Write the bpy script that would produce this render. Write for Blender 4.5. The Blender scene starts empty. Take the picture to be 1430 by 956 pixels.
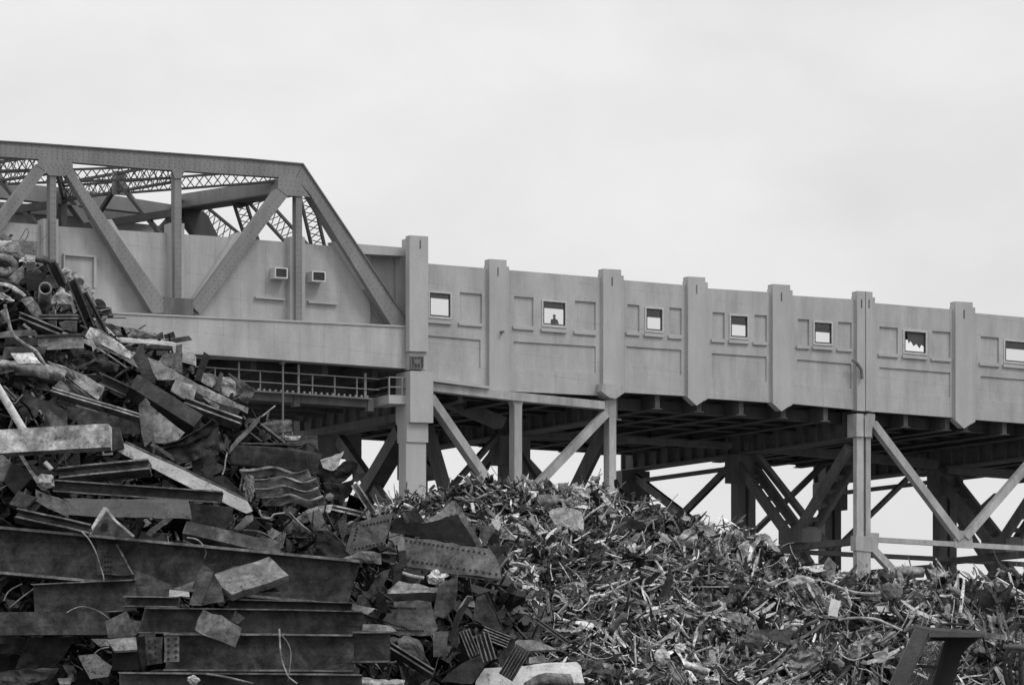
import bpy, math, random
from mathutils import Vector, noise, Matrix
random.seed(11)
scene = bpy.context.scene
C = scene.collection
F = 5500.0; U0 = 715.0; H0 = 1108.0; EYE = 1.7

# ------------------------------------------------------------------ helpers
def W(u, v, Y):
    return Vector(((u-U0)/F*Y, Y, EYE+(H0-v)/F*Y))

def tag(o, label=None, cat=None, group=None, kind=None):
    if label: o['label'] = label
    if cat: o['category'] = cat
    if group: o['group'] = group
    if kind: o['kind'] = kind
    return o

def empty(name, loc, label, cat, group=None):
    o = bpy.data.objects.new(name, None); C.objects.link(o)
    o.location = loc; o.empty_display_size = .5
    return tag(o, label, cat, group)

class MB:
    def __init__(s): s.v = []; s.f = []; s.m = []; s.cur = 0; s.sh = []
    def add(s, vs, fs, shade=None):
        b = len(s.v); s.v.extend(vs)
        for f in fs: s.f.append([b+i for i in f]); s.m.append(s.cur)
        if shade is not None: s.sh.extend([shade]*len(vs))
    def build(s, name, mats, parent=None, smooth=False, origin=None):
        if not isinstance(mats, (list, tuple)): mats = [mats]
        n = len(s.v)
        if origin is None:
            xs = [p[0] for p in s.v]; ys = [p[1] for p in s.v]; zs = [p[2] for p in s.v]
            origin = Vector(((min(xs)+max(xs))/2, (min(ys)+max(ys))/2, min(zs)))
        me = bpy.data.meshes.new(name)
        me.from_pydata([(p[0]-origin[0], p[1]-origin[1], p[2]-origin[2]) for p in s.v], [], s.f)
        for m in mats: me.materials.append(m)
        if len(mats) > 1: me.polygons.foreach_set('material_index', s.m)
        if smooth: me.polygons.foreach_set('use_smooth', [True]*len(me.polygons))
        if s.sh:
            at = me.attributes.new('shade', 'FLOAT', 'POINT'); at.data.foreach_set('value', s.sh)
        me.update()
        o = bpy.data.objects.new(name, me); C.objects.link(o)
        if parent is not None:
            o.parent = parent
            wp = parent.location.copy()
            if parent.parent: wp += parent.parent.location
            o.location = origin-wp
        else: o.location = origin
        return o

def wpos(o):
    p = o.location.copy()
    while o.parent: o = o.parent; p += o.location
    return p

# ------------------------------------------------------------------ materials
def nodes(name):
    m = bpy.data.materials.new(name); m.use_nodes = True
    nt = m.node_tree; nt.nodes.clear()
    out = nt.nodes.new('ShaderNodeOutputMaterial'); b = nt.nodes.new('ShaderNodeBsdfPrincipled')
    nt.links.new(b.outputs[0], out.inputs[0])
    return m, nt, b
def N(nt, t, **k):
    n = nt.nodes.new(t)
    for a, b in k.items(): setattr(n, a, b)
    return n
def math_(nt, op, a, b=None, clamp=False):
    n = N(nt, 'ShaderNodeMath', operation=op, use_clamp=clamp)
    for i, x in enumerate((a, b)):
        if x is None: continue
        if isinstance(x, (int, float)): n.inputs[i].default_value = x
        else: nt.links.new(x, n.inputs[i])
    return n.outputs[0]
def noise_(nt, vec, scale, detail=4, rough=.6, dist=0):
    n = N(nt, 'ShaderNodeTexNoise'); n.inputs['Scale'].default_value = scale
    n.inputs['Detail'].default_value = detail; n.inputs['Roughness'].default_value = rough
    n.inputs['Distortion'].default_value = dist
    if vec is not None: nt.links.new(vec, n.inputs['Vector'])
    return n.outputs[0]
def ramp(nt, x, a, b, lo, hi):
    n = N(nt, 'ShaderNodeMapRange'); nt.links.new(x, n.inputs[0])
    for i, q in enumerate((a, b, lo, hi)): n.inputs[i+1].default_value = q
    return n.outputs[0]
def grey(nt, b, val):
    c = N(nt, 'ShaderNodeCombineColor')
    for i in range(3): nt.links.new(val, c.inputs[i])
    nt.links.new(c.outputs[0], b.inputs['Base Color'])

_cache = {}
def steel(shade, style='rust'):
    """scrap steel: mottled scale, rust blotches, scratches"""
    key = (round(shade, 3), style)
    if key in _cache: return _cache[key]
    m, nt, b = nodes('%s_steel' % style)
    tc = N(nt, 'ShaderNodeTexCoord'); oi = N(nt, 'ShaderNodeObjectInfo')
    off = N(nt, 'ShaderNodeVectorMath', operation='SCALE'); nt.links.new(oi.outputs['Random'], off.inputs[3]); off.inputs[0].default_value = (37, 19, 53)
    ad = N(nt, 'ShaderNodeVectorMath', operation='ADD'); nt.links.new(tc.outputs['Object'], ad.inputs[0]); nt.links.new(off.outputs[0], ad.inputs[1])
    vec = ad.outputs[0]
    big = noise_(nt, vec, 2.2, 6, .65, .6)
    mid = noise_(nt, vec, 9, 5, .7)
    fin = noise_(nt, vec, 60, 3, .7)
    st = N(nt, 'ShaderNodeMapping'); st.inputs['Scale'].default_value = (.7, .7, 9); nt.links.new(vec, st.inputs[0])
    scr = noise_(nt, st.outputs[0], 1.6, 5, .75, .4)
    amp = {'rust': (.42, 1.5), 'paint': (.82, 1.12), 'pitted': (.5, 1.4)}[style]
    x = math_(nt, 'MULTIPLY', ramp(nt, big, .38, .64, *amp), shade*{'rust': .92, 'pitted': 1.05, 'paint': 1.05}[style])
    x = math_(nt, 'MULTIPLY', x, ramp(nt, mid, .34, .66, *((.92, 1.08) if style == 'paint' else (.6, 1.42))))
    x = math_(nt, 'MULTIPLY', x, ramp(nt, fin, .3, .7, .78, 1.22))
    x = math_(nt, 'MULTIPLY', x, ramp(nt, scr, .36, .64, *((.8, 1.22) if style == 'rust' else (.9, 1.1))))
    if style == 'rust':
        w = ramp(nt, noise_(nt, vec, 17, 6, .8, .5), .6, .72, 0, shade*1.1+.03); x = math_(nt, 'ADD', x, w)
    if style in ('paint', 'pitted'):
        k = ramp(nt, noise_(nt, vec, 5 if style == 'paint' else 11, 6, .75), .56, .64, 1, .3 if style == 'pitted' else .5)
        x = math_(nt, 'MULTIPLY', x, k)
    grey(nt, b, x)
    nt.links.new(ramp(nt, mid, .3, .7, .42 if style != 'rust' else .5, .8), b.inputs['Roughness'])
    b.inputs['Specular IOR Level'].default_value = .22
    bp = N(nt, 'ShaderNodeBump'); bp.inputs['Strength'].default_value = .5; bp.inputs['Distance'].default_value = .03
    nt.links.new(math_(nt, 'ADD', big, math_(nt, 'MULTIPLY', mid, .35)), bp.inputs['Height'])
    nt.links.new(bp.outputs[0], b.inputs['Normal'])
    _cache[key] = m; return m

DIR = Vector((10000, 5500, 0)).normalized(); NRM = Vector((-DIR.y, DIR.x, 0))
def concrete(name, shade, seam=True, dirt=.25, rough=.85):
    m, nt, b = nodes(name)
    g = N(nt, 'ShaderNodeNewGeometry')
    d = N(nt, 'ShaderNodeVectorMath', operation='DOT_PRODUCT'); nt.links.new(g.outputs['Position'], d.inputs[0]); d.inputs[1].default_value = DIR
    d2 = N(nt, 'ShaderNodeVectorMath', operation='DOT_PRODUCT'); nt.links.new(g.outputs['Position'], d2.inputs[0]); d2.inputs[1].default_value = NRM
    sp = N(nt, 'ShaderNodeSeparateXYZ'); nt.links.new(g.outputs['Position'], sp.inputs[0])
    cb = N(nt, 'ShaderNodeCombineXYZ'); nt.links.new(d.outputs['Value'], cb.inputs[0]); nt.links.new(d2.outputs['Value'], cb.inputs[1]); nt.links.new(sp.outputs[2], cb.inputs[2])
    v = cb.outputs[0]
    st = N(nt, 'ShaderNodeMapping'); st.inputs['Scale'].default_value = (1.1, 1.1, .22); nt.links.new(v, st.inputs[0])
    streak = noise_(nt, st.outputs[0], 1.0, 5, .65)
    big = noise_(nt, v, .35, 5, .6); fin = noise_(nt, v, 7, 5, .75)
    x = math_(nt, 'MULTIPLY', ramp(nt, streak, .35, .68, 1-dirt*.55, 1+dirt*.3), shade)
    x = math_(nt, 'MULTIPLY', x, ramp(nt, big, .3, .7, 1-dirt*.35, 1+dirt*.3))
    x = math_(nt, 'MULTIPLY', x, ramp(nt, fin, .3, .7, .95, 1.05))
    sps = noise_(nt, v, 3.2, 3, .8)
    x = math_(nt, 'MULTIPLY', x, ramp(nt, sps, .70, .76, 1, .7))
    if seam:
        for axis, per, wd, ph in ((d.outputs['Value'], 1.72, .016, .3), (math_(nt, 'ADD', sp.outputs[2], math_(nt, 'MULTIPLY', d.outputs['Value'], .05)), 1.25, .022, .1)):
            fr = math_(nt, 'FRACT', math_(nt, 'ADD', math_(nt, 'DIVIDE', axis, per), ph))
            ln = math_(nt, 'LESS_THAN', fr, wd)
            wob = ramp(nt, noise_(nt, v, 1.1, 3, .7), .38, .62, .03, .3)
            x = math_(nt, 'MULTIPLY', x, math_(nt, 'SUBTRACT', 1, math_(nt, 'MULTIPLY', ln, wob)))
    grey(nt, b, x)
    b.inputs['Roughness'].default_value = rough; b.inputs['Specular IOR Level'].default_value = .25
    bp = N(nt, 'ShaderNodeBump'); bp.inputs['Strength'].default_value = .35; bp.inputs['Distance'].default_value = .05
    nt.links.new(fin, bp.inputs['Height']); nt.links.new(bp.outputs[0], b.inputs['Normal'])
    return m
M_wall = concrete('painted_concrete', .425, dirt=.3)
M_trim = concrete('smooth_concrete', .43, seam=False, dirt=.16)
M_weather = concrete('weathered_concrete', .41, seam=False, dirt=.55)
M_under = concrete('shaded_underside', .10, seam=False, dirt=.5)  # under-deck shade put into a darker concrete colour
M_colm = concrete('shaded_column_concrete', .16, seam=False, dirt=.5)  # darker copy for inner legs and girders: shade put into the colour
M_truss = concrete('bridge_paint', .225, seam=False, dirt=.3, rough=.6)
M_trussdk = concrete('bridge_paint_dark', .09, seam=False, dirt=.4, rough=.6)  # darker copy of the bridge paint for inner and far members
M_rivet = concrete('rivet_paint', .165, seam=False, dirt=.2, rough=.6)
M_gusset = concrete('dirty_gusset_slot_shade', .16, seam=False, dirt=.6)
def plain(name, shade, rough=.6, metal=0):
    m, nt, b = nodes(name)
    g = N(nt, 'ShaderNodeTexCoord'); n = noise_(nt, g.outputs['Object'], 6, 4)
    grey(nt, b, math_(nt, 'MULTIPLY', ramp(nt, n, .3, .7, .85, 1.15), shade))
    b.inputs['Roughness'].default_value = rough; b.inputs['Metallic'].default_value = metal
    return m
M_black = plain('black_gap', .015, .9)
M_frame = plain('window_frame_paint', .5, .6)
M_framedk = plain('window_inner_frame', .06, .5)
M_rail = plain('galvanised_rail', .27, .5)
M_ac = plain('appliance_casing', .6, .5); M_grille = plain('appliance_grille', .035, .6)
mg, nt, b = nodes('window_glass')
tr = N(nt, 'ShaderNodeBsdfTransparent'); gl = N(nt, 'ShaderNodeBsdfGlossy'); gl.inputs['Roughness'].default_value = .05
tr.inputs[0].default_value = (.93, .93, .93, 1)
mx = N(nt, 'ShaderNodeMixShader'); mx.inputs[0].default_value = .06
nt.links.new(tr.outputs[0], mx.inputs[1]); nt.links.new(gl.outputs[0], mx.inputs[2])
nt.links.new(mx.outputs[0], [n for n in nt.nodes if n.type == 'OUTPUT_MATERIAL'][0].inputs[0])
M_glass = mg
# shredded scrap: value comes from the per-piece attribute
M_shred, nt, b = nodes('shredded_scrap_metal')
at = N(nt, 'ShaderNodeAttribute', attribute_name='shade'); tc = N(nt, 'ShaderNodeTexCoord')
n1 = noise_(nt, tc.outputs['Object'], 7, 5, .7); n2 = noise_(nt, tc.outputs['Object'], 28, 3, .7)
x = math_(nt, 'MULTIPLY', at.outputs['Fac'], ramp(nt, n1, .32, .68, .45, 1.45))
x = math_(nt, 'MULTIPLY', x, ramp(nt, n2, .3, .7, .7, 1.25))
grey(nt, b, x); nt.links.new(ramp(nt, n1, .3, .7, .28, .7), b.inputs['Roughness'])
b.inputs['Metallic'].default_value = .4
bp = N(nt, 'ShaderNodeBump'); bp.inputs['Strength'].default_value = .6; bp.inputs['Distance'].default_value = .03
nt.links.new(n2, bp.inputs['Height']); nt.links.new(bp.outputs[0], b.inputs['Normal'])
M_ground, nt, b = nodes('yard_dirt')
tc = N(nt, 'ShaderNodeTexCoord')
grey(nt, b, ramp(nt, noise_(nt, tc.outputs['Object'], .4, 8, .7), .3, .7, .07, .17)); b.inputs['Roughness'].default_value = .95

# ------------------------------------------------------------------ bridge frame
P0 = Vector(((600-U0)/F*250, 250, 0)); K0 = P0.dot(NRM)
def Q(u, v, t=0.0):
    r = Vector(((u-U0)/F, 1, 0)); Y = (t+K0)/r.dot(NRM)
    return W(u, v, Y)
def prism(mb, pts, t0, t1, tp=None):
    """polygon drawn on the bridge's own vertical plane at t0, given thickness to t1"""
    a = [Q(u, v, t0) for u, v in pts]; dn = NRM*(t1-t0); n = len(a)
    b = [p+dn for p in a]
    mb.add(a+b, [list(range(n))[::-1], [n+i for i in range(n)]]+[[i, (i+1) % n, n+(i+1) % n, n+i] for i in range(n)])
def box(mb, p, ex, ey, ez):
    """box from a corner and three edge vectors"""
    vs = [p, p+ex, p+ex+ey, p+ey]; vs += [q+ez for q in vs]
    mb.add(vs, [[3, 2, 1, 0], [4, 5, 6, 7], [0, 1, 5, 4], [1, 2, 6, 5], [2, 3, 7, 6], [3, 0, 4, 7]])
def bar(mb, a, b, w, h, up=Vector((0, 0, 1))):
    """rectangular bar between two world points; w across, h along up"""
    ax = (b-a).normalized(); sd = ax.cross(up)
    if sd.length < 1e-3: sd = ax.cross(Vector((1, 0, 0)))
    sd.normalize(); u2 = sd.cross(ax).normalized()
    o = a-sd*w/2-u2*h/2
    box(mb, o, b-a, sd*w, u2*h)
def mem(mb, u0, v0, u1, v1, wpx, t0, t1):
    """truss member in the bridge plane: px ends and px width, thickness t0..t1"""
    d = Vector((u1-u0, v1-v0)); n = Vector((-d.y, d.x)).normalized()*wpx/2
    prism(mb, [(u0+n.x, v0+n.y), (u1+n.x, v1+n.y), (u1-n.x, v1-n.y), (u0-n.x, v0-n.y)], t0, t1)
def rivets(mb, u0, v0, u1, v1, step, t, r=.035, rows=(0,)):
    a = Q(u0, v0, t); b = Q(u1, v1, t); L = (b-a).length; n = max(1, int(L/step))
    ax = (b-a).normalized(); up = ax.cross(NRM).normalized()
    r = min(r, .032)
    for row in rows:
        for i in range(n+1):
            c = a+(b-a)*(i/n)+up*row; e = -NRM*.03
            mb.add([c-ax*r, c-up*r, c+ax*r, c+up*r, c-ax*r*.6+e, c-up*r*.6+e, c+ax*r*.6+e, c+up*r*.6+e],
                   [[0, 1, 5, 4], [1, 2, 6, 5], [2, 3, 7, 6], [3, 0, 4, 7], [4, 5, 6, 7]])
def laced(mb, a, b, w, th=.1, step=.55, up=Vector((0, 0, 1)), depth=.12, solid=0):
    """laced strut in 3D: two angle chords and zigzag lacing in the plane (axis, up)"""
    ax = (b-a).normalized(); u2 = (up-ax*up.dot(ax)).normalized(); L = (b-a).length
    for s in (-1, 1): bar(mb, a+u2*s*w/2, b+u2*s*w/2, depth*2, th, u2)
    n = max(2, int(L/step))
    for i in range(n):
        p = a+ax*L*i/n; q = a+ax*L*(i+1)/n
        bar(mb, p-u2*w/2, q+u2*w/2, .03, .06, u2); bar(mb, p+u2*w/2, q-u2*w/2, .03, .06, u2)
def interp(tab, x):
    if x <= tab[0][0]:
        (a, b), (c, d) = tab[0], tab[1]
    elif x >= tab[-1][0]:
        (a, b), (c, d) = tab[-2], tab[-1]
    else:
        for i in range(len(tab)-1):
            if tab[i][0] <= x <= tab[i+1][0]:
                (a, b), (c, d) = tab[i], tab[i+1]; break
    return b+(d-b)*(x-a)/(c-a)

def relief(mb, uL, uR, top, bot, cells, t_base, t_back):
    """a wall bay as a stepped relief: cells = [(u0,u1,h0,h1,t or None)] over px offsets below the top edge; None is an opening"""
    us = sorted(set([uL, uR]+[c for q in cells for c in q[:2]])); hs = sorted(set([0., 1000.]+[c for q in cells for c in q[2:4]]))
    def vv(u, h):
        k = (bot(u)-top(u))/155.
        return bot(u) if h >= 1000 else top(u)+h*k
    def dep(i, j):
        uc = (us[i]+us[i+1])/2; hc = (hs[j]+hs[j+1])/2; d = t_base
        for q in cells:
            if q[0] < uc < q[1] and q[2] < hc < q[3]: d = q[4]
        return d
    I, J = len(us)-1, len(hs)-1
    D = [[dep(i, j) for j in range(J)] for i in range(I)]
    def P(i, j, t): return Q(us[i], vv(us[i], hs[j]), 0)+NRM*t
    for i in range(I):
        for j in range(J):
            d = D[i][j]
            if d is not None:
                mb.add([P(i, j, d), P(i, j+1, d), P(i+1, j+1, d), P(i+1, j, d)], [[0, 1, 2, 3]])
                mb.add([P(i, j, t_back), P(i, j+1, t_back), P(i+1, j+1, t_back), P(i+1, j, t_back)], [[3, 2, 1, 0]])
            for (a, b, e) in (((i+1, j), (i+1, j+1), D[i+1][j] if i+1 < I else 'x'), ((i, j+1), (i+1, j+1), D[i][j+1] if j+1 < J else 'x')):
                d1 = t_back if d is None else d; e1 = t_back if (e is None or e == 'x') else e
                if abs(d1-e1) > 1e-6:
                    mb.add([P(*a, d1), P(*b, d1), P(*b, e1), P(*a, e1)], [[0, 1, 2, 3]])
    for j in range(J):
        d = D[0][j] if D[0][j] is not None else t_back
        mb.add([P(0, j, d), P(0, j+1, d), P(0, j+1, t_back), P(0, j, t_back)], [[0, 1, 2, 3]])
    for i in range(I):
        d = D[i][0] if D[i][0] is not None else t_back
        mb.add([P(i, 0, d), P(i+1, 0, d), P(i+1, 0, t_back), P(i, 0, t_back)], [[0, 1, 2, 3]])
# ================================================================== SETTING
bpyme = MB(); S = 14000
bpyme.add([Vector((-S, -200, 0)), Vector((S, -200, 0)), Vector((S, S*1.5, 0)), Vector((-S, S*1.5, 0))], [[0, 1, 2, 3]])
tag(bpyme.build('ground', M_ground), kind='structure')

# ================================================================== VIADUCT (station)
via = empty('elevated_viaduct', Q(1205, 900, 0)*Vector((1, 1, 0)) if False else Vector((Q(1205, 900, 0).x, Q(1205, 900, 0).y, 0)),
            'long pale concrete station viaduct with square windows on tall braced legs', 'viaduct')
BAYS = [  # uL,uR, top L,R, bottom L,R, window(u0,u1), panels[(u0,u1)], lower(u0,u1)
 (590, 680, 367.4, 374.5, 538, 546, (598.5, 631), [(642, 673)], (592, 671)),
 (711, 839, 377, 387.3, 546, 552, (757, 791.5), [(718, 745), (803, 832)], (717, 832)),
 (871, 958, 391, 398, 547.7, 552.7, (901, 927), [(876, 893), (935, 952)], (875, 951.5)),
 (988.5, 1076.5, 402.5, 408, 556, 561.8, (1019, 1046), [(995, 1012), (1053.5, 1071)], (994, 1070.5)),
 (1107, 1194, 412.4, 418, 563.4, 571.7, (1136, 1163.5), [(1114, 1130), (1170.5, 1189.5)], (1113, 1189)),
 (1222, 1331.5, 423, 432, 574.5, 582.8, (1261.5, 1295), [(1228, 1254), (1302, 1327.5)], (1228, 1327)),
 (1362, 1471, 437, 446.5, 585.7, 594, (1402, 1436), [(1369.5, 1395), (1444, 1464)], (1369, 1465)),
 (1500, 1600, 450, 458.5, 596.5, 604, (1535, 1568), [(1507, 1528), (1575, 1595)], (1507, 1594)),
 (1630, 1725, 462, 470, 607, 614, (1662, 1694), [(1637, 1655), (1701, 1720)], (1637, 1719)),
]
for i_ in range(4):
    a_ = 1756+i_*131; b2 = a_+100
    BAYS.append((a_, b2, 473+(a_-1756)*.083, 473+(b2-1756)*.083, 616.5+(a_-1756)*.067, 616.5+(b2-1756)*.067, (a_+36, a_+66), [(a_+7, a_+27), (a_+75, a_+94)], (a_+7, a_+94)))
for bi, (uL, uR, tl, trr, bl, br, win, pans, low) in enumerate(BAYS):
    top = lambda u, a=uL, b=uR, p=tl, q=trr: p+(q-p)*(u-a)/(b-a)
    bot = lambda u, a=uL, b=uR, p=bl, q=br: p+(q-p)*(u-a)/(b-a)
    cells = [(p0, p1, 33., 70., .13) for p0, p1 in pans]+[(low[0], low[1], 91., 126., .10)]
    cells += [(win[0]+1.5, win[1]-1.5, 36., 66., None)]
    w = MB(); relief(w, uL-2, uR+2, top, bot, cells, 0., .32)
    w.build('wall_bay', M_wall, via)
    k = (bl-tl)/155.
    for (p0, p1) in pans:        # rounded ledges under the panels
        s = MB(); y0 = top(p0)+71*k; y1 = top(p1)+71*k
        prism(s, [(p0-1, y0), (p1+1, y1), (p1+1, y1+3.8), (p0-1, y0+3.8)], -.13, .002)
        prism(s, [(p0-.4, y0+3.9), (p1+.4, y1+3.9), (p1+.4, y1+5), (p0-.4, y0+5)], -.08, .002)
        s.build('ledge', M_trim, via)
    # window
    fr = MB(); a, b_ = win; T = lambda u, h: top(u)+h*k
    def fbar(x0, h0, x1, h1, x2, h2, x3, h3, t0, t1, m=0):
        fr.cur = m; prism(fr, [(x0, T(x0, h0)), (x1, T(x1, h1)), (x2, T(x2, h2)), (x3, T(x3, h3))], t0, t1)
    e = 1.8
    fbar(a, 34, b_, 34, b_, 36.2, a, 36.2, -.07, .2); fbar(a, 66, b_, 66, b_, 68.4, a, 68.4, -.07, .2)
    fbar(a, 36.2, a+e, 36.2, a+e, 66, a, 66, -.07, .2); fbar(b_-e, 36.2, b_, 36.2, b_, 66, b_-e, 66, -.07, .2)
    i0, i1 = a+e, b_-e
    fbar(i0, 36.2, i1, 36.2, i1, 38, i0, 38, .0, .16, 1); fbar(i0, 64.2, i1, 64.2, i1, 66, i0, 66, .0, .16, 1)
    fbar(i0, 38, i0+1.3, 38, i0+1.3, 64.2, i0, 64.2, .0, .16, 1); fbar(i1-1.3, 38, i1, 38, i1, 64.2, i1-1.3, 64.2, .0, .16, 1)
    fo = fr.build('window', [M_frame, M_framedk], via)
    pn = MB(); prism(pn, [(i0+1.3, T(i0, 38)), (i1-1.3, T(i1, 38)), (i1-1.3, T(i1, 64.2)), (i0+1.3, T(i0, 64.2))], .08, .09)
    if bi != 5: pn.build('pane', M_glass, fo)
    else:                     # the broken window: ragged dark board hanging in it
        bd = MB(); prism(bd, [(1266, 461), (1290, 463), (1290.5, 484), (1287, 481), (1284, 486), (1280, 480), (1276, 483), (1272, 476), (1269, 479), (1267, 468)], .1, .13)
        bd.build('broken_pane', M_framedk, fo)['label'] = 'dark broken pane with a ragged lower edge'
    s = MB(); prism(s, [(a-.5, T(a, 70.5)), (b_+.5, T(b_, 70.5)), (b_+.5, T(b_, 74.6)), (a-.5, T(a, 74.6))], -.16, .002); s.build('ledge', M_trim, via)
# pilasters : u0,u1, top v, shoulder v, bottom kind
PIL = [(680, 711, 361.5, 371, 546, 0), (839, 871, 375, 383.5, 548, 0), (957.6, 988.5, 385.8, 393, 555, 1), (1076, 1107, 396.4, 404, 563, 1),
       (1193.6, 1222, 406.2, 414, 574, 2), (1331, 1362, 420.6, 428, 587, 1), (1470, 1501, 434, 441.5, 598, 1), (1599, 1631, 446, 453.5, 608, 2)]
for i_ in range(4):
    a_ = 1725+i_*131; PIL.append((a_, a_+31, 457+i_*11, 464.5+i_*11, 617+i_*9, 1))
for (a, b_, vt, vs, vb, kd) in PIL:
    o = MB(); sl = .085*(b_-a)
    prism(o, [(a+1.4, vs-sl/2), (b_, vs+sl/2), (b_, vb+sl/2), (a+1.4, vb-sl/2)], -.13, .4)
    m_ = (a+b_)/2
    if kd == 1:
        prism(o, [(a+3.5, vt), (b_-3.5, vt+1.5), (b_-3.5, vb+2), (m_, vb+11), (a+3.5, vb)], -.29, -.16)
        prism(o, [(a+1.4, vb-sl/2+.1), (b_, vb+sl/2+.1), (m_+2, vb+10), (m_-2, vb+10)], -.16, .4)
    elif kd == 0:
        prism(o, [(a+3.5, vt), (b_-3.5, vt+1.5), (b_-3.5, vb), (a+3.5, vb-1)], -.29, -.16)
    else:
        prism(o, [(a+3.5, vt), (m_+.4, vt+.6), (m_+.4, vb), (a+3.5, vb-1)], -.29, -.16)
        prism(o, [(m_+1.5, vt+.6), (b_-3.5, vt+1.5), (b_-3.5, vb), (m_+1.5, vb-1)], -.29, -.16)
    prism(o, [(a+3.5, vt), (b_-3.5, vt+1.5), (b_-3.5, vs+4), (a+3.5, vs+2)], -.15, .5)
    po = o.build('pilaster', M_trim, via)
    for mm in ([m_] if kd != 2 else [m_-4.5, m_+6]):
        sl_ = MB(); prism(sl_, [(mm-1, vt+13), (mm, vt+11), (mm+1, vt+13), (mm+.9, vt+24), (mm-.9, vt+24)], -.302, -.285)  # raised dark plate: the slit's shade put into its colour
        sl_.build('slot_shade', M_gusset, po)
    if kd == 2:
        jt = MB(); prism(jt, [(m_+.4, vt+.5), (m_+1.5, vt+.6), (m_+1.5, vb), (m_+.4, vb)], -.2, -.19); jt.build('expansion_joint', M_black, po)
tu = MB()   # rusty downpipe stub beside the joint
for p, q in (((1191, 502), (1198, 507)), ((1198, 507), (1204, 516)), ((1204, 516), (1205, 529))): mem(tu, *p, *q, 2.4, -.6, -.42)
tu.build('downpipe', M_gusset, via)
tu = MB(); mem(tu, 701.5, 463, 704.5, 463, 3, -.6, -.29); tu.build('pipe_stub', M_gusset, via)
# platform roof and the dark beam seen through the windows, deck, stringers
topu = [(598, 369), (1725, 470), (2280, 516)]
botu = [(590, 539), (872, 548), (1429, 590), (1725, 614), (2280, 651)]
c = MB(); prism(c, [(600, interp(topu, 600)+25), (2270, interp(topu, 2270)+25), (2270, interp(topu, 2270)+46), (600, interp(topu, 600)+45.5)], 3, 3.35); c.build('platform_roof_beam', M_framedk, via)
c = MB(); prism(c, [(600, interp(topu, 600)+5), (2270, interp(topu, 2270)+5), (2270, interp(topu, 2270)+10), (600, interp(topu, 600)+10)], .34, 9); c.build('platform_roof', M_trussdk, via)
def botz(u): return interp(botu, u)
c = MB()
prism(c, [(590, 527), (840, 537), (1429, 578), (2270, 639), (2270, 645), (1429, 584), (840, 543), (590, 533)], .34, 31); 
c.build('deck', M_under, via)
for t in (2.2, 5.2, 8.2, 11.2, 17.5, 20.5, 23.5, 26.5, 30):
    c = MB(); r0 = Q(600, botz(600)-4, 0); r1 = Q(2270, botz(2270)-4, 0)
    a = r0+NRM*t; b_ = r1+NRM*t
    box(c, a-Vector((0, 0, .55)), b_-a, NRM*.3, Vector((0, 0, .7))); box(c, a-NRM*.15-Vector((0, 0, .62)), b_-a, NRM*.6, Vector((0, 0, .065)))
    c.build('stringer', M_under, via)
u = 610
for u in (640, 700, 770, 915, 973, 1032, 1091, 1150, 1262, 1320, 1346, 1400, 1440, 1560, 1620, 1680, 1760, 1900, 1980, 2060, 2200):
    c = MB(); p = Q(u, botz(u)-3, .36)
    box(c, p-Vector((0, 0, 1.0)), DIR*.35, NRM*30, Vector((0, 0, .9))); box(c, p-DIR*.2-Vector((0, 0, 1.07)), DIR*.75, NRM*30, Vector((0, 0, .066)))
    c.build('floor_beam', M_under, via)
# bents
def solve_t(u0, u1, v):
    a = Q(u0, v, 0)
    for i in range(4000):
        t = i*.01; p = a+NRM*t
        if U0+F*p.x/p.y <= u1: return t
    return 14
def bent(parent, un, vbot, web_px, row2_du, row3=True, near=True, depth_to=31, X12=False, z_strut=None, K=True):
    """cross girder with stiffeners over rows of legs, plus bracing between rows 1-2 and 2-3"""
    base = Q(un, vbot, .5); zb = base.z; wt = web_px/F*base.y
    g = MB(); W2 = 1.0
    box(g, base-DIR*W2/2+Vector((0, 0, .12)), DIR*W2, NRM*depth_to, Vector((0, 0, wt)))
    box(g, base-DIR*(W2/2+.3), DIR*(W2+.6), NRM*depth_to, Vector((0, 0, .117)))
    k = 1.2
    while k < depth_to:
        for s in (-1, 1):
            box(g, base+DIR*(s*W2/2+(0 if s > 0 else -.28))+NRM*k+Vector((0, 0, .12)), DIR*.28, NRM*.16, Vector((0, 0, wt)))
        k += 1.65
    g.build('cross_girder', M_colm, parent)
    t2 = solve_t(un, un+row2_du, vbot); t3 = t2*2
    rows = [t2]+([t3] if row3 else [])
    for t in rows:
        c = MB(); o = Q(un, vbot, .5)+NRM*(t-.5)
        for s in (-.72, .14): box(c, Vector((o.x, o.y, 0))+DIR*s-NRM*.45, DIR*.58, NRM*1.0, Vector((0, 0, zb-.003)))
        for s in (-.25,): box(c, Vector((o.x, o.y, 0))+DIR*s-NRM*.15, DIR*.5, NRM*.3, Vector((0, 0, zb-.003)))
        box(c, Vector((o.x, o.y, zb-2.0))+DIR*-1.2-NRM*.6, DIR*2.4, NRM*1.2, Vector((0, 0, 1.99)))
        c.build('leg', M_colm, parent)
    return base, zb, t2, t3
def brace3(parent, a, b, gap, w=.75, d=.3, mat=None, ax=DIR):
    """a doubled brace: two parallel channels joined by battens"""
    g = MB()
    for s in (-1, 1):
        bar(g, a+ax*s*gap/2, b+ax*s*gap/2, d, w, (b-a).normalized().cross(ax))
    n = 6
    for i in range(n+1):
        p = a+(b-a)*i/n; bar(g, p-ax*gap/2, p+ax*gap/2, .12, .35, (b-a).normalized())
    g.build('brace', mat or M_colm, parent)
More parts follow.
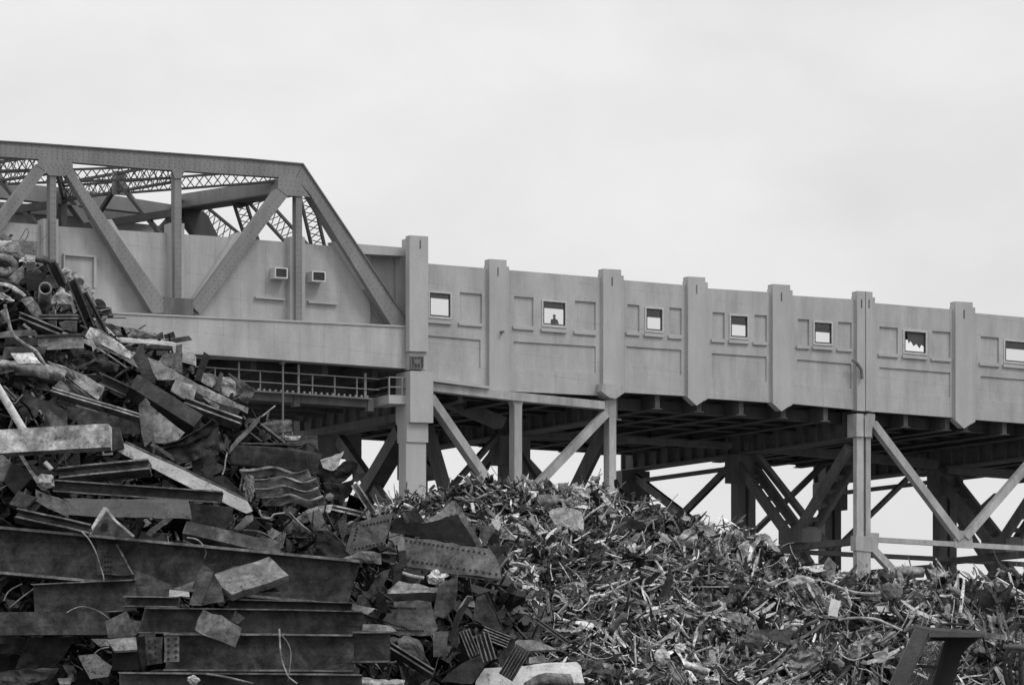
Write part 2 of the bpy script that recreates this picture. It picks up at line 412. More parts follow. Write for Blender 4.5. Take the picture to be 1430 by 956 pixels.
# bent at 1205
for (un, vb, web, du) in ((853, 586, 34, -145), (1205, 612, 36, -172), (1490, 634, 36, -176), (1850, 657, 38, -185), (2120, 678, 38, -190)):
    base, zb, t2, t3 = bent(via, un, vb, web, du)
    o = Vector((base.x, base.y, 0)); zs = Q(un, 752 if un > 900 else 700, .5).z
    zl = zb-6.8
    up = Vector((0, 0, 1))
    if un != 853:
        zl = Q(un, 752, .5).z if un == 1205 else zb-6.6
        mid = o+NRM*(t2*.5)
        brace3(via, o+NRM*.8+up*(zb-.6), mid-NRM*.6+up*(zl+.8), 1.25); brace3(via, o+NRM*(t2-.6)+up*(zb-.6), mid+NRM*.6+up*(zl+.8), 1.25)
        g = MB(); box(g, mid-NRM*1.5-DIR*.8+up*(zl+.1), NRM*3, DIR*1.6, up*1.1); g.build('brace_shoe', M_colm, via)
        g = MB(); box(g, o-DIR*.35+up*(zl-.35), NRM*(t2), DIR*.7, up*.45); g.build('cross_strut', M_colm, via)
        for sg in (0, 1):
            brace3(via, o+NRM*(t2*.5)+up*(zl-.6), o+NRM*(t2*sg+(.6 if not sg else -.6))+up*(zl-7.5), .8, .5)
        if un == 1205: brace3(via, o+NRM*(t2+.6)+up*(zb-.3), o+NRM*(t3-.6)+up*(zl-.2), .02, .5)
        if un == 1205: brace3(via, o+NRM*(t3-.6)+up*(zb-.3), o+NRM*(t2+.6)+up*(zl-.2), .02, .6)
        g = MB(); box(g, o-DIR*.15+NRM*t2+up*(zb-.95), NRM*(t3-t2), DIR*.3, up*.3); g.build('cross_strut', M_colm, via)
        g = MB(); box(g, o-DIR*.25+NRM*t2+up*(zl-.75), NRM*(t3-t2), DIR*.5, up*.5); g.build('cross_strut', M_colm, via)
    else:
        brace3(via, o+NRM*.8+up*(zb-.6), o+NRM*(t2*.5)+up*(zb-6.5), .02, 1.2); brace3(via, o+NRM*(t2-.6)+up*(zb-.6), o+NRM*(t2*.5)+up*(zb-6.5), .02, .9)
        brace3(via, o+NRM*(t2+.6)+up*(zb-.3), o+NRM*(t3-.6)+up*(zb-7), .02, .6); brace3(via, o+NRM*(t3-.6)+up*(zb-.3), o+NRM*(t2+.6)+up*(zb-7), .02, .6)
# longitudinal bracing of the inner leg rows in the braced tower (between 1205 and 1490)
def plane_mem(parent, name, mat, u0, v0, u1, v1, wpx, t0, t1):
    g = MB(); mem(g, u0, v0, u1, v1, wpx, t0, t1); return g.build(name, mat, parent)
plane_mem(via, 'brace', M_colm, 1058, 632, 1162, 765, 6, 14, 14.6)
plane_mem(via, 'brace', M_colm, 1290, 648, 1150, 785, 5, 14.8, 15.3)
plane_mem(via, 'brace', M_colm, 1150, 650, 1056, 742, 6, 27, 27.5)
plane_mem(via, 'brace', M_colm, 1395, 690, 1335, 745, 6, 27, 27.5)
plane_mem(via, 'longitudinal_strut', M_colm, 1040, 766, 1300, 779, 6, 13.9, 14.5)
plane_mem(via, 'longitudinal_strut', M_colm, 1300, 779, 1640, 800, 6, 13.9, 14.5)
plane_mem(via, 'longitudinal_strut', M_colm, 1168, 640, 880, 628, 5, 28, 28.5)
plane_mem(via, 'longitudinal_strut', M_colm, 1100, 787, 1168, 790, 5, 27, 27.4)
plane_mem(via, 'longitudinal_strut', M_colm, 700, 604, 1022, 622, 8, 13.6, 14.2)
plane_mem(via, 'longitudinal_strut', M_colm, 1046, 622, 1310, 648, 12, 13.6, 14.2)
plane_mem(via, 'longitudinal_strut', M_colm, 1325, 655, 1660, 680, 12, 13.6, 14.2)
plane_mem(via, 'brace', M_colm, 700, 605, 615, 700, 6, 13.6, 14.2)
plane_mem(via, 'brace', M_colm, 705, 605, 655, 700, 7, 20, 20.6)
plane_mem(via, 'brace', M_colm, 600, 595, 632, 705, 12, 10, 10.8)
plane_mem(via, 'brace', M_colm, 725, 628, 790, 700, 7, 13.6, 14.2)
plane_mem(via, 'brace', M_colm, 1336, 712, 1392, 800, 6, 16, 16.6)
# near row legs
def nearleg(parts, name='leg', mat=M_weather, low=None):
    g = MB()
    for (pts, t0, t1) in parts: prism(g, pts, t0, t1)
    return g.build(name, mat, via)
G = 1146   # a row whose ray meets the ground near the near leg plane
def gv(u): return H0+EYE*F/Q(u, 900, 0).y
nearleg([([(718.5, 560), (729, 560), (729, gv(729)), (718.5, gv(718))], -.35, .35), ([(714, 553), (733, 555), (729, 566), (718.5, 566)], -.352, .352)])
l853 = nearleg([([(851, 556), (860.5, 556), (860.5, gv(860)), (851, gv(851))], -.35, .4), ([(841, 535), (870, 537), (872, 548), (860, 556.5), (851, 554.5), (840, 546)], -.75, .42),
                ([(846, 560), (851, 558), (851, 582), (843, 580)], -.3, .4)])
nearleg([([(1196.5, 609.5), (1206, 610), (1206, gv(1206)), (1196.5, gv(1196))], -.35, .1), ([(1209.5, 610), (1216, 610.3), (1216, gv(1216)), (1209.5, gv(1209))], -.35, .1),
         ([(1206, 610), (1209.5, 610), (1209.5, 748), (1206, 748)], -.1, .1), ([(1205, 748), (1211, 748), (1211, gv(1211)), (1205, gv(1205))], -.33, .1),
         ([(1196, 577), (1206, 577.5), (1206, 609.4), (1196, 609)], -.5, .6), ([(1208, 583), (1214, 577), (1222, 578), (1222, 590), (1218, 598), (1218, 610), (1208, 609.5)], -.5, .6),
         ([(1195, 747), (1218, 749), (1218, 770), (1195, 768)], -.42, .2)])
def nearbrace(*a):
    g = MB(); mem(g, *a); return g.build('brace', M_weather, via)
nearbrace(603, 553, 697, 690, 10, -.55, .25)
nearbrace(848, 577, 735, 695, 10, -.55, .05)
nearbrace(1221, 590, 1343, 752, 9.5, -.45, .1)
nearbrace(1470, 612, 1350, 750, 9.5, -.45, .1)
nearbrace(1220, 765, 1300, 850, 9, -.4, .1)
nearbrace(1218, 752.5, 1482, 768, 7, -.3, .1)
g = MB(); prism(g, [(1336, 740), (1356, 741), (1360, 765), (1333, 764)], -.34, -.1); g.build('gusset_plate', M_weather, via); g = MB(); prism(g, [(1215, 743), (1228, 744), (1226, 766), (1215, 768)], -.34, -.1); g.build('gusset_plate', M_weather, via)
# longitudinal beam under the first bays with its ledge
g = MB(); prism(g, [(603, 534), (708, 546), (845, 560), (845, 571), (716, 558.5), (603, 545.5)], -.5, .3); g.build('edge_beam', M_weather, via)
g = MB(); prism(g, [(600, 527), (684, 539), (686, 541.5), (680, 542), (600, 531.5)], -.75, .1); g.build('beam_ledge', M_trim, via)
plane_mem(via, 'haunch', M_colm, 612, 551, 705, 590, 16, 5, 6)
g = MB(); prism(g, [(330, 585), (505, 606), (505, 641), (330, 632)], 22, 22.6); g.build('longitudinal_girder', M_colm, via)
# far side low wall that closes the deck edge
# ================================================================== PIER
pier = empty('stone_pier', Vector((Q(582, 900, -1).x, Q(582, 900, -1).y, 0)), 'tall pale stepped pier with square cap between the truss span and the station viaduct', 'pier')
g = MB()
prism(g, [(572, 328.5), (598, 330), (598, 491), (572, 490)], -1.9, -1.35); prism(g, [(581, 329.5), (597, 330), (597, 491), (581, 490)], -1.36, .6); g.build('pilaster', M_trim, pier)
g = MB(); prism(g, [(576, 491), (594, 491), (594, 590), (576, 590)], .1, 5); prism(g, [(440, 500), (600, 507), (600, 560), (440, 556)], 5.01, 5.4); g.build('backing_wall', M_under, pier)
s = MB(); prism(s, [(586, 336), (587, 334), (588, 336), (588, 347), (586, 347)], -1.912, -1.89); s.build('slot_shade', M_gusset, pier)  # dark plate painting the shade of a slit
g = MB(); prism(g, [(572.5, 490.2), (595.5, 490.8), (595.5, 516), (572.5, 515.5)], -1.7, -.9); g.build('neck', M_trim, pier)
g = MB()   # carved panel on the neck
prism(g, [(573, 497), (592, 497.5), (592, 498.6), (573, 498.2)], -1.84, -1.69); prism(g, [(573, 512.6), (592, 513), (592, 514), (573, 513.6)], -1.84, -1.69)
for k in range(5): prism(g, [(573.3+k*4.2, 499), (575+k*4.2, 499), (575+k*4.2, 512.4), (573.3+k*4.2, 512.4)], -1.84, -1.69)
prism(g, [(580, 502), (585, 501), (587, 505), (584, 509), (580, 508), (578, 505)], -1.88, -1.69); g.build('carved_panel', M_gusset, pier)
g = MB(); prism(g, [(573, 517.5), (605, 519), (605, 590), (573, 589)], -1.9, 0.1); g.build('upper_block', M_trim, pier)
g = MB(); prism(g, [(568, 589.2), (598, 590.2), (598, 617.5), (568, 616.5)], -1.6, -.3); g.build('middle_block', M_trim, pier)
g = MB(); prism(g, [(567, 616.7), (595, 617.7), (595, gv(595)), (567, gv(567))], -1.5, -.5); g.build('shaft', M_trim, pier)
# bent behind the pier
base = Q(572, 588, .5); o = Vector((base.x, base.y, 0)); up = Vector((0, 0, 1)); zb = base.z
g = MB(); box(g, base-DIR*.5+up*.12-NRM*.3, DIR*1., NRM*34, up*1.9); box(g, base-DIR*.8-NRM*.3, DIR*1.6, NRM*34, up*.5)
k = 1.2
while k < 34: box(g, base-DIR*.78+NRM*k+up*.5, DIR*.28, NRM*.16, up*1.5); k += 1.65
g.build('cross_girder', M_colm, pier)
t2 = solve_t(572, 456, 588)
for t in (t2, t2*2): c = MB(); box(c, o+NRM*t-DIR*.9, DIR*1.5, NRM*1.2, up*(zb-.003)); c.build('leg', M_colm, pier)
brace3(pier, o+NRM*.8+up*(zb-.6), o+NRM*(t2-.5)+up*(zb-8), .02, .9, 1.1); brace3(pier, o+NRM*(t2-2)+up*(zb-.4), o+NRM*-.2+up*(zb-7.6), .02, .8, .5)
# ================================================================== TRUSS SPAN
tb = empty('truss_bridge', Vector((Q(250, 900, 0).x, Q(250, 900, 0).y, 0)), 'riveted grey steel truss span with sloping end post, left of the pier', 'bridge')
def tp(name, mat, polys, lab=None):
    g = MB()
    for q in polys:
        g.cur = q[3] if len(q) > 3 else 0; prism(g, q[0], q[1], q[2])
    o = g.build(name, mat, tb)
    if lab: o['label'] = lab
    return o
LX = -420
# infill wall (behind the near truss)
tp('infill_wall', M_wall, [([(LX, 278), (60, 314), (82, 316), (358, 333.5), (358, 452), (LX, 430)], 0, .3)])
tp('infill_wall', M_wall, [([(358, 334.5), (467, 343.5), (517, 347), (517, 456), (358, 452)], .001, .3)])
tp('infill_wall', M_wall, [([(517, 347), (553, 350), (553, 458), (517, 456)], .45, .7)])
tp('coping', M_trim, [([(500, 340.5), (568, 346), (568, 357.5), (500, 354)], -.75, .8)])
tp('wall_pilaster', M_trim, [([(553, 356), (568, 357), (568, 457), (553, 456)], .1, .44)])
# recessed panel and ledges
tp('wall_panel', M_trim, [([(89, 353.5), (135, 357), (135, 359.5), (89, 356)], -.2, .01), ([(131.5, 359.5), (135, 359.5), (135, 402), (131.5, 402)], -.2, .01), ([(89, 356.5), (91, 356.5), (91, 400), (89, 400)], -.2, .01)])
for q in ([(100, 402), (133, 404), (133, 408), (100, 406)], [(357, 413.5), (398, 416.5), (398, 419), (357, 416)], [(431, 419.5), (472, 422.5), (472, 425.5), (431, 422.5)]):
    tp('ledge', M_trim, [(q, -.22, .01)])
# pilasters behind each member
tp('wall_pilaster', M_trim, [([(61, 305), (81.5, 306), (81.5, 440), (61, 440)], -.55, .4)])
tp('wall_pilaster', M_trim, [([(238, 311), (257.5, 312), (257.5, 445), (238, 445)], -.55, .4)])
tp('wall_pilaster', M_trim, [([(405.5, 330), (426, 331), (426, 452), (405.5, 452)], -.55, .4)])
tp('wall_pilaster', M_trim, [([(133, 306), (156, 306), (236, 436), (211, 436)], -.55, .4)])
tp('wall_pilaster', M_trim, [([(331, 324.5), (358, 324.5), (357, 334), (275, 440), (255, 440)], -.55, .4)])
tp('wall_pilaster', M_trim, [([(466, 337), (490, 340), (558, 452), (546, 457)], -.55, .4)])
tp('wall_pilaster', M_trim, [([(LX+200, 290), (LX+220, 290), (LX+220, 430), (LX+200, 430)], -.55, .4)])
# lower band
tp('lower_band', M_wall, [([(LX, 408), (569, 455), (569, 514.5), (LX, 446)], -1.25, -.95), ([(LX, 408), (569, 455), (569, 460), (LX, 413)], -.949, .3), ([(LX, 441), (569, 509), (569, 514), (LX, 446)], -.949, .3)])
tp('band_edge', M_trim, [([(LX, 408.1), (569, 454.5), (569, 457), (LX, 410.6)], -1.33, -1.251)])
# near truss
T0, T1 = -.95, -.35
MT = [M_truss, M_rivet]
def tmem(name, poly, riv=(), t0=T0, t1=T1, inset=True):
    g = MB(); prism(g, poly, t0, t1); g.cur = 1
    for r in riv: rivets(g, *r[:4], r[4], t0-.002, r[5] if len(r) > 5 else .045, r[6] if len(r) > 6 else (0,))
    return g.build(name, MT, tb)
chord = [(LX, 181), (-60, 193), (0, 197.5), (40, 200), (200, 211.5), (350, 222.5), (423, 229.5), (413, 249), (390, 247.5), (200, 235), (50, 222), (0, 218.5), (-60, 213), (LX, 202)]
rv = [(LX, 195-4, 0, 211-4, .33), (0, 206, 410, 237, .33, .045), (0, 200.5, 423, 231.5, .33, .04), (0, 215.5, 395, 246, .33, .04)]
for (a, b_) in ((0, 70), (80, 190), (200, 300), (310, 400)):
    for kk in range(a, b_, 9): rv.append((kk, 202+kk*.0745, kk, 214+kk*.0745, .3, .04))
rv.append((0, 210, 410, 241, .33, .045))
tmem('top_chord', chord, rv)
tp('chord_cover_plate', M_rivet, [([(LX, 179.5), (-60, 191.5), (0, 196), (40, 198.5), (200, 210), (350, 221), (424, 227.8), (424, 229.6), (350, 222.6), (200, 211.6), (40, 200.1), (0, 197.6), (-60, 193.1), (LX, 181.1)], T0-.12, T1+.15)])
ep = [(423.5, 229.5), (570, 449), (569, 458), (549, 458), (432, 270), (414, 249)]
tmem('end_post', ep, [(425, 238, 563, 447, .33, .04), (418, 247, 553, 452, .33, .04), (422, 243, 558, 450, .5, .04)], T0-.01, T1+.3)
tp('end_post_cover_plate', M_rivet, [([(424, 227.9), (571, 448), (570.2, 449.6), (423.2, 229.6)], T0-.12, T1+.4)])
tmem('diagonal', [(84, 231), (102, 236), (110, 250), (230, 420), (229, 437), (213, 437), (97, 251)], [(92, 243, 224, 430, .3, .04), (98, 240, 228, 424, .3, .04), (88, 243, 216, 430, .4, .04)])
tmem('diagonal', [(386, 264), (414, 251), (402, 274), (380, 302), (279, 438), (267, 426)], [(392, 268, 272, 428, .3, .04), (399, 272, 277, 434, .3, .04)])
tmem('diagonal', [(54, 228), (68, 234), (8, 314), (-40, 372), (-52, 362)], [(58, 234, -20, 338, .3, .04)])
tmem('diagonal', [(-60, 225), (-46, 225), (-130, 400), (-146, 400)], [])
tmem('vertical', [(70, 240), (78.5, 240), (78.5, 436), (70, 436)], [(72, 250, 72, 380, .35, .035), (76.5, 250, 76.5, 380, .35, .035)], T0+.05, T1)
tmem('vertical', [(244, 236), (253.5, 236), (253.5, 441), (244, 441)], [(246, 290, 246, 436, .35, .035), (251.5, 290, 251.5, 436, .35, .035)], T0+.05, T1)
tmem('vertical', [(413.5, 270), (422, 270), (422, 449), (413.5, 449)], [(415.5, 300, 415.5, 445, .35, .035), (420, 300, 420, 445, .35, .035)], T0+.05, T1)
for a in (78.5, 253.5, 422):   # dark channel side of the verticals
    pass
tmem('gusset_plate', [(54, 222.5), (101.5, 226), (102, 235), (91, 246), (69, 245), (60, 236), (52, 232)], [(58, 228, 98, 232, .3), (60, 232, 96, 236, .3), (66, 239, 90, 241, .3)], T0-.03, T0-.003)
tmem('top_gusset', [(240, 237), (258, 238.5), (253.5, 249), (244.5, 249)], [(243, 240, 255, 241, .3)], T0-.03, T0-.003)
tmem('gusset_plate', [(389, 247), (414.5, 248.8), (433, 275), (401, 273), (388, 263)], [(393, 252, 412, 253, .3), (393, 258, 418, 260, .3), (395, 265, 424, 268, .3)], T0-.03, T0-.003)
tp('lower_gusset', M_gusset, [([(229, 415), (270, 417), (270, 440), (229, 438)], T0-.02, T1)])
# far truss and bracing, 15.4 m behind
TF = 15.4
def far(t, du=0): return lambda u, v: Q(u, v, t)
tpf = lambda name, poly, t0=TF, t1=TF+.8, mat=M_truss: tp(name, mat, [(poly, t0, t1)])
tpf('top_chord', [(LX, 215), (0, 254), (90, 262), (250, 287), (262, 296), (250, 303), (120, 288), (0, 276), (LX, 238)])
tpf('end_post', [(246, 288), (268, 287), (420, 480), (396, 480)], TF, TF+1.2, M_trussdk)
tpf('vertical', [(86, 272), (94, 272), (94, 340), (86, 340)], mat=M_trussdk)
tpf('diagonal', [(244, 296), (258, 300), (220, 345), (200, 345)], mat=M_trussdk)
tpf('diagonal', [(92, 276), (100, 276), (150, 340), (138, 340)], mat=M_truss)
def lac(a, b_, w, step=.6, th=.12, name='lateral_brace', mat=M_trussdk, up=Vector((0, 0, 1)), depth=.1):
    g = MB(); laced(g, a, b_, w, th, step, up, depth); g.build(name, mat, tb)
def solid(a, b_, w, h, name='sway_strut', mat=M_trussdk):
    g = MB(); bar(g, a, b_, w, h); g.build(name, mat, tb)
# portal strut
g = MB(); a = Q(402, 260, -.4); b_ = Q(253, 283, TF); bar(g, a, b_, 1.1, .9); g.build('portal_strut', M_truss, tb)
up = Vector((0, 0, 1))
g = MB(); bar(g, a-up*.5, b_-up*.5, 1.7, .08); g.build('portal_flange', M_trussdk, tb)
m1 = a+(b_-a)*.42
for (p, q, w) in ((Q(352, 272, 6.5), Q(425, 352, 6.5), 1.05), (Q(333, 277, 8.5), Q(357, 352, 8.5), .85), (Q(272, 292, TF-1), Q(345, 352, TF-1), 1.3), (Q(428, 274, 1.2), Q(446, 352, 1.2), .9)):
    lac(p, q, w, .42, .16, 'knee_brace', up=DIR)
g = MB(); prism(g, [(322, 277), (358, 268), (366, 278), (345, 288), (337, 290)], 7, 7.4); g.build('knee_gusset', M_trussdk, tb); g = MB(); prism(g, [(255, 290), (275, 288), (290, 300), (310, 340), (272, 330)], 14.2, 14.5); g.build('far_knee_gusset', M_trussdk, tb)
J = lambda u, v, t=-.4: Q(u, v, t)
n3, n2, n1, n0 = J(400, 244), J(248, 240), J(78, 228), J(-95, 216)
f3, f2, f1 = Q(252, 292, TF), Q(88, 268, TF), Q(-90, 252, TF)
n4 = J(-270, 205); f0 = Q(-260, 236, TF)
for p, q in ((n2, f2), (n1, f1), (n0, f0)):
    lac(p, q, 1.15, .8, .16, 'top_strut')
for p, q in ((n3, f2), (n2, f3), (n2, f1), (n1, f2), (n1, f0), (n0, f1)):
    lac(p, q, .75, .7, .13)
for (A, B) in ((n2, f2), (n1, f1), (n0, f0)):       # sway frames : posts, a lower strut and raking ties
    dn = up*2.6
    solid(A-dn*.95, B-dn*.95, .3, .45)
    mid = (A+B)/2
    solid(mid, A-up*4.5+(B-A)*.06, .25, .25); solid(mid, B-up*4.5-(B-A)*.06, .25, .25)
    g = MB(); box(g, mid-up*.8-DIR*.4, DIR*.9, NRM*.12, up*1.5); g.build('joint_plate', M_truss, tb)
# lower deck of the span: floor, far fascia, station roof seen beyond
tp('span_deck', M_under, [([(LX, 430), (567, 500), (567, 505), (LX, 436)], .31, 16.5)])
g = MB()
for t in (5.5, 8.5, 11.5, 14.5):
    a = Q(LX, 436, 0)+NRM*t; b_ = Q(567, 506, 0)+NRM*t; box(g, a-up*2.5, b_-a, NRM*.35, up*2.5)
g.build('span_stringers', M_under, tb)
for u in (-300, -120, 40, 150, 250, 350, 450, 520):
    g = MB(); p = Q(u, 441+(u+420)*.068, .4); box(g, p-up*1.1, DIR*.4, NRM*16, up*1.0); g.build('floor_beam', M_under, tb)
tp('far_wall', M_weather, [([(LX, 262), (60, 298), (250, 318), (250, 400), (LX, 380)], 18, 18.3)])
tp('station_roof', M_truss, [([(LX, 250), (150, 293), (228, 291), (228, 297), (165, 306), (LX, 270)], 17.2, 17.9)])
# ---- catwalk under the band
cw = tp('catwalk', M_colm, [([(100, 530), (520, 558.5), (520, 569), (100, 541)], .2, .5)])
def cwp(name, q, t0, t1, mat=M_rail):
    g = MB(); prism(g, q, t0, t1); o = g.build(name, mat); o.location = o.location-wpos(cw); o.parent = cw
cwp('walkway', [(100, 527), (520, 555.5), (520, 557.5), (100, 529)], -.4, 1.0, M_rivet)
for (y0, y1) in ((500, 528.4), (516, 543.4)):
    cwp('rail', [(100, y0-1), (530, y1), (530, y1+1.2), (100, y0+.2)], -.3, -.2)
for u, tpv, w in ((150, 0, 1.4), (210, 0, 1.4), (255, 0, 1.4), (300, 0, 1.4), (363, 0, 1.4), (436, 0, 1.4), (467, 0, 1.4), (498, 0, 1.4), (333, -10, 2), (416, -12, 2.6), (509, -6, 3)):
    y = 528+(u-530)*.066; cwp('rail_post', [(u, y+tpv), (u+w, y+tpv), (u+w, y+29), (u, y+29)], -.2, -.1)
for u in range(352, 520, 8):
    y = 555+(u-520)*.066; cwp('toe_clip', [(u, y-2.5), (u+2.5, y-2.5), (u+2.5, y+.4), (u, y+.4)], -.25, -.1)
for u in (411, 514): cwp('bracket', [(u, 549+(u-411)*.066), (u+8, 549.5+(u-411)*.066), (u+8, 567+(u-411)*.066), (u, 567+(u-411)*.066)], .1, .6, M_colm)
g = MB(); prism(g, [(543, 551), (569, 552), (569, 564), (543, 563)], -1.3, 1.4); g.build('landing', M_trim, tb)
g = MB()
for (y0) in (525.5, 539):
    prism(g, [(543, y0), (569, y0+.9), (569, y0+2.3), (543, y0+1.4)], -1.3, -1.2)
    box(g, Q(543, y0+1.4, -1.2), DIR*.08, NRM*2.5, up*.07)
for u in (543, 561): prism(g, [(u, 525.5), (u+1.5, 525.5), (u+1.5, 551), (u, 551)], -1.3, -1.2)
g.build('landing_rail', M_rail, tb)
g = MB(); prism(g, [(268, 498), (394, 503), (394, 505), (268, 500)], -.9, -.8); prism(g, [(393, 501), (398, 501), (398, 508), (393, 508)], -1, -.7); prism(g, [(394.5, 506), (396.5, 506), (396.5, 640), (394.5, 640)], -.9, -.8); g.build('drain_pipe', M_rivet, tb)
# ================================================================== air conditioners, person
for (a, b_, y0, y1, lab) in ((384, 402, 373, 388, 'small boxy window air conditioner left of the third vertical truss post'), (436, 455, 378, 392.5, 'small boxy window air conditioner right of the third vertical truss post')):
    r = empty('air_conditioner', Q((a+b_)/2, y1, -.3), lab, 'air conditioner', 'air conditioners on the bridge wall')
    g = MB()
    t0 = -.75; e = 1.5
    prism(g, [(a, y0), (b_, y0+1.2), (b_, y0+1.2+e), (a, y0+e)], t0, -.002); prism(g, [(a, y1-e), (b_, y1-e+1), (b_, y1+1), (a, y1)], t0, -.002)
    prism(g, [(a, y0+e), (a+e, y0+e), (a+e, y1-e), (a, y1-e)], t0, -.002); prism(g, [(b_-e, y0+e+1), (b_, y0+e+1.2), (b_, y1-e+1), (b_-e, y1-e+1)], t0, -.002)
    g.build('casing', M_ac, r)
    g = MB(); prism(g, [(a+e, y0+e), (b_-e, y0+e+1), (b_-e, y1-e+.8), (a+e, y1-e)], t0+.08, -.1); g.build('coil', M_grille, r)
    g = MB()
    for k in range(5):
        y = y0+e+1.2+k*(y1-y0-2*e)/5.2; prism(g, [(a+e, y), (b_-e, y+.8), (b_-e, y+1.2), (a+e, y+.4)], t0+.04, t0+.07)
    g.build('grille', M_gusset, r)
# person waiting at the window (full figure; the wall hides all below the chest)
pz = Q(774, 440, 1.1); fl = pz-Vector((0, 0, 1.72))
def person(fl):
    me = bpy.data.meshes.new('person')
    J_ = dict(pel=(0, 0, .95), waist=(0, 0, 1.12), chest=(0, -.02, 1.34), neck=(0, 0, 1.48), headb=(0, -.01, 1.58), head=(0, -.02, 1.66), crown=(0, 0, 1.72),
              ls=(.19, 0, 1.4), le=(.26, -.05, 1.13), lh=(.2, -.25, 1.12), rs=(-.19, 0, 1.4), re=(-.26, -.05, 1.13), rh=(-.2, -.25, 1.12),
              lk=(.1, -.02, .5), la=(.11, .02, .08), lt=(.12, -.17, .04), lhip=(.1, 0, .88), rk=(-.1, -.02, .5), ra=(-.11, .02, .08), rt=(-.12, -.17, .04), rhip=(-.1, 0, .88))
    R = dict(pel=.15, waist=.14, chest=.16, neck=.06, headb=.085, head=.1, crown=.07, ls=.075, le=.05, lh=.035, rs=.075, re=.05, rh=.035, lk=.065, la=.045, lt=.04, lhip=.1, rk=.065, ra=.045, rt=.04, rhip=.1)
    E = [('pel', 'waist'), ('waist', 'chest'), ('chest', 'neck'), ('neck', 'headb'), ('headb', 'head'), ('head', 'crown'), ('chest', 'ls'), ('ls', 'le'), ('le', 'lh'), ('chest', 'rs'), ('rs', 're'), ('re', 'rh'),
         ('pel', 'lhip'), ('lhip', 'lk'), ('lk', 'la'), ('la', 'lt'), ('pel', 'rhip'), ('rhip', 'rk'), ('rk', 'ra'), ('ra', 'rt')]
    ks = list(J_); me.from_pydata([J_[k] for k in ks], [(ks.index(a), ks.index(b)) for a, b in E], [])
    o = bpy.data.objects.new('person', me); C.objects.link(o); o.location = fl
    o.modifiers.new('s', 'SKIN'); 
    for i, k in enumerate(ks):
        me.skin_vertices[0].data[i].radius = (R[k], R[k]); me.skin_vertices[0].data[i].use_root = (k == 'pel')
    ss = o.modifiers.new('u', 'SUBSURF'); ss.levels = 2; ss.render_levels = 2
    me.materials.append(plain('dark_jacket', .06, .8))
    return o
po = person(fl); po.rotation_euler.z = math.atan2(DIR.y, DIR.x)
tag(po, 'person in dark clothes looking out through the second station window from the pier', 'person')
fc = MB()
face = plain('skin', .32, .6)
# face mask plus nose and eyes, hair cap
Rm = Matrix.Rotation(po.rotation_euler.z, 3, 'Z')
def ell(mb, c, r, n=8):
    vs = []; fs = []
    for i in range(n+1):
        for j in range(2*n):
            th = math.pi*i/n; ph = math.pi*j/n
            vs.append(fl+Rm@Vector((c[0]+r[0]*math.sin(th)*math.cos(ph), c[1]+r[1]*math.sin(th)*math.sin(ph), c[2]+r[2]*math.cos(th))))
    for i in range(n):
        for j in range(2*n):
            fs.append([i*2*n+j, i*2*n+(j+1) % (2*n), (i+1)*2*n+(j+1) % (2*n), (i+1)*2*n+j])
    mb.add(vs, fs)
ell(fc, (0, -.045, 1.64), (.075, .075, .1)); ell(fc, (0, -.125, 1.635), (.014, .02, .025))
ob = fc.build('face', face, None); ob.parent = po; ob.location = Matrix.Rotation(-po.rotation_euler.z, 3, 'Z')@(ob.location-fl); ob.rotation_euler.z = -po.rotation_euler.z
fc = MB(); ell(fc, (0, .0, 1.69), (.1, .11, .085)); ob = fc.build('hair', M_black, None); ob.parent = po; ob.location = Matrix.Rotation(-po.rotation_euler.z, 3, 'Z')@(ob.location-fl); ob.rotation_euler.z = -po.rotation_euler.z
# ================================================================== SCRAP HEAPS : placement helpers
ridgeL = [(-640, 330), (-300, 300), (-60, 312), (0, 338), (60, 350), (110, 385), (150, 440), (262, 480), (335, 545), (400, 600), (440, 640), (505, 690), (560, 722), (640, 735), (700, 790), (740, 870), (790, 960), (900, 1140)]
ridgeR = [(380, 760), (480, 712), (540, 700), (575, 690), (610, 680), (650, 672), (700, 680), (760, 682), (830, 680), (862, 688), (900, 704), (960, 722), (1000, 738), (1060, 750), (1090, 770), (1110, 788), (1160, 800), (1210, 806), (1260, 806), (1330, 802), (1400, 798), (1500, 790), (1700, 800), (1900, 900)]
YL0, YR0 = 72.0, 96.0
def YL(u, v):
    if v > 745 and u < 530: return YL0-.013*(v-455)
    return YL0-.013*(v-interp(ridgeL, u))
ridgeR = [(a, b+(5 if a < 1000 else 9)) for a, b in ridgeR]
def YR(u, v):
    vr = interp(ridgeR, u); Zr = EYE+(H0-vr)/F*YR0; c = (H0-v)/F
    return (Zr-EYE-.62*YR0)/(c-.62)
TILES = dict(T1=(0, 320, 5.975), T2=(0, 440, 5.975), T3=(130, 440, 4.78), T4=(0, 580, 4.78), T5=(230, 560, 4.78), T6=(0, 752, 4.78), T7=(230, 752, 4.78),
             T8=(440, 640, 4.268), R1=(460, 740, 4.51), R2=(620, 740, 4.508), R3=(620, 650, 5.624), R4=(850, 680, 5.31), R5=(850, 800, 5.5), R6=(1090, 770, 4.206), Z=(400, 480, 3.983), X=(0, 0, 1.))
rnd = random.Random(5)
def px(tile, p):
    ox, oy, s = TILES[tile]; return (ox+p[0]/s, oy+p[1]/s, p[2] if len(p) > 2 else 0.)
HEAP = {'f': YL}
def pts3(tile, pts, dy=0., tilt=(0, 0)):
    """heap coordinates -> world: depth comes from the heap slope at the piece's middle, plus dy, plus a lean"""
    q = [px(tile, p) for p in pts]
    uc = sum(a[0] for a in q)/len(q); vc = sum(a[1] for a in q)/len(q); Yc = (HEAP['f'](uc, vc))+dy
    return [W(a[0], a[1], Yc+a[2]+tilt[0]*(a[0]-uc)+tilt[1]*(a[1]-vc)) for a in q]
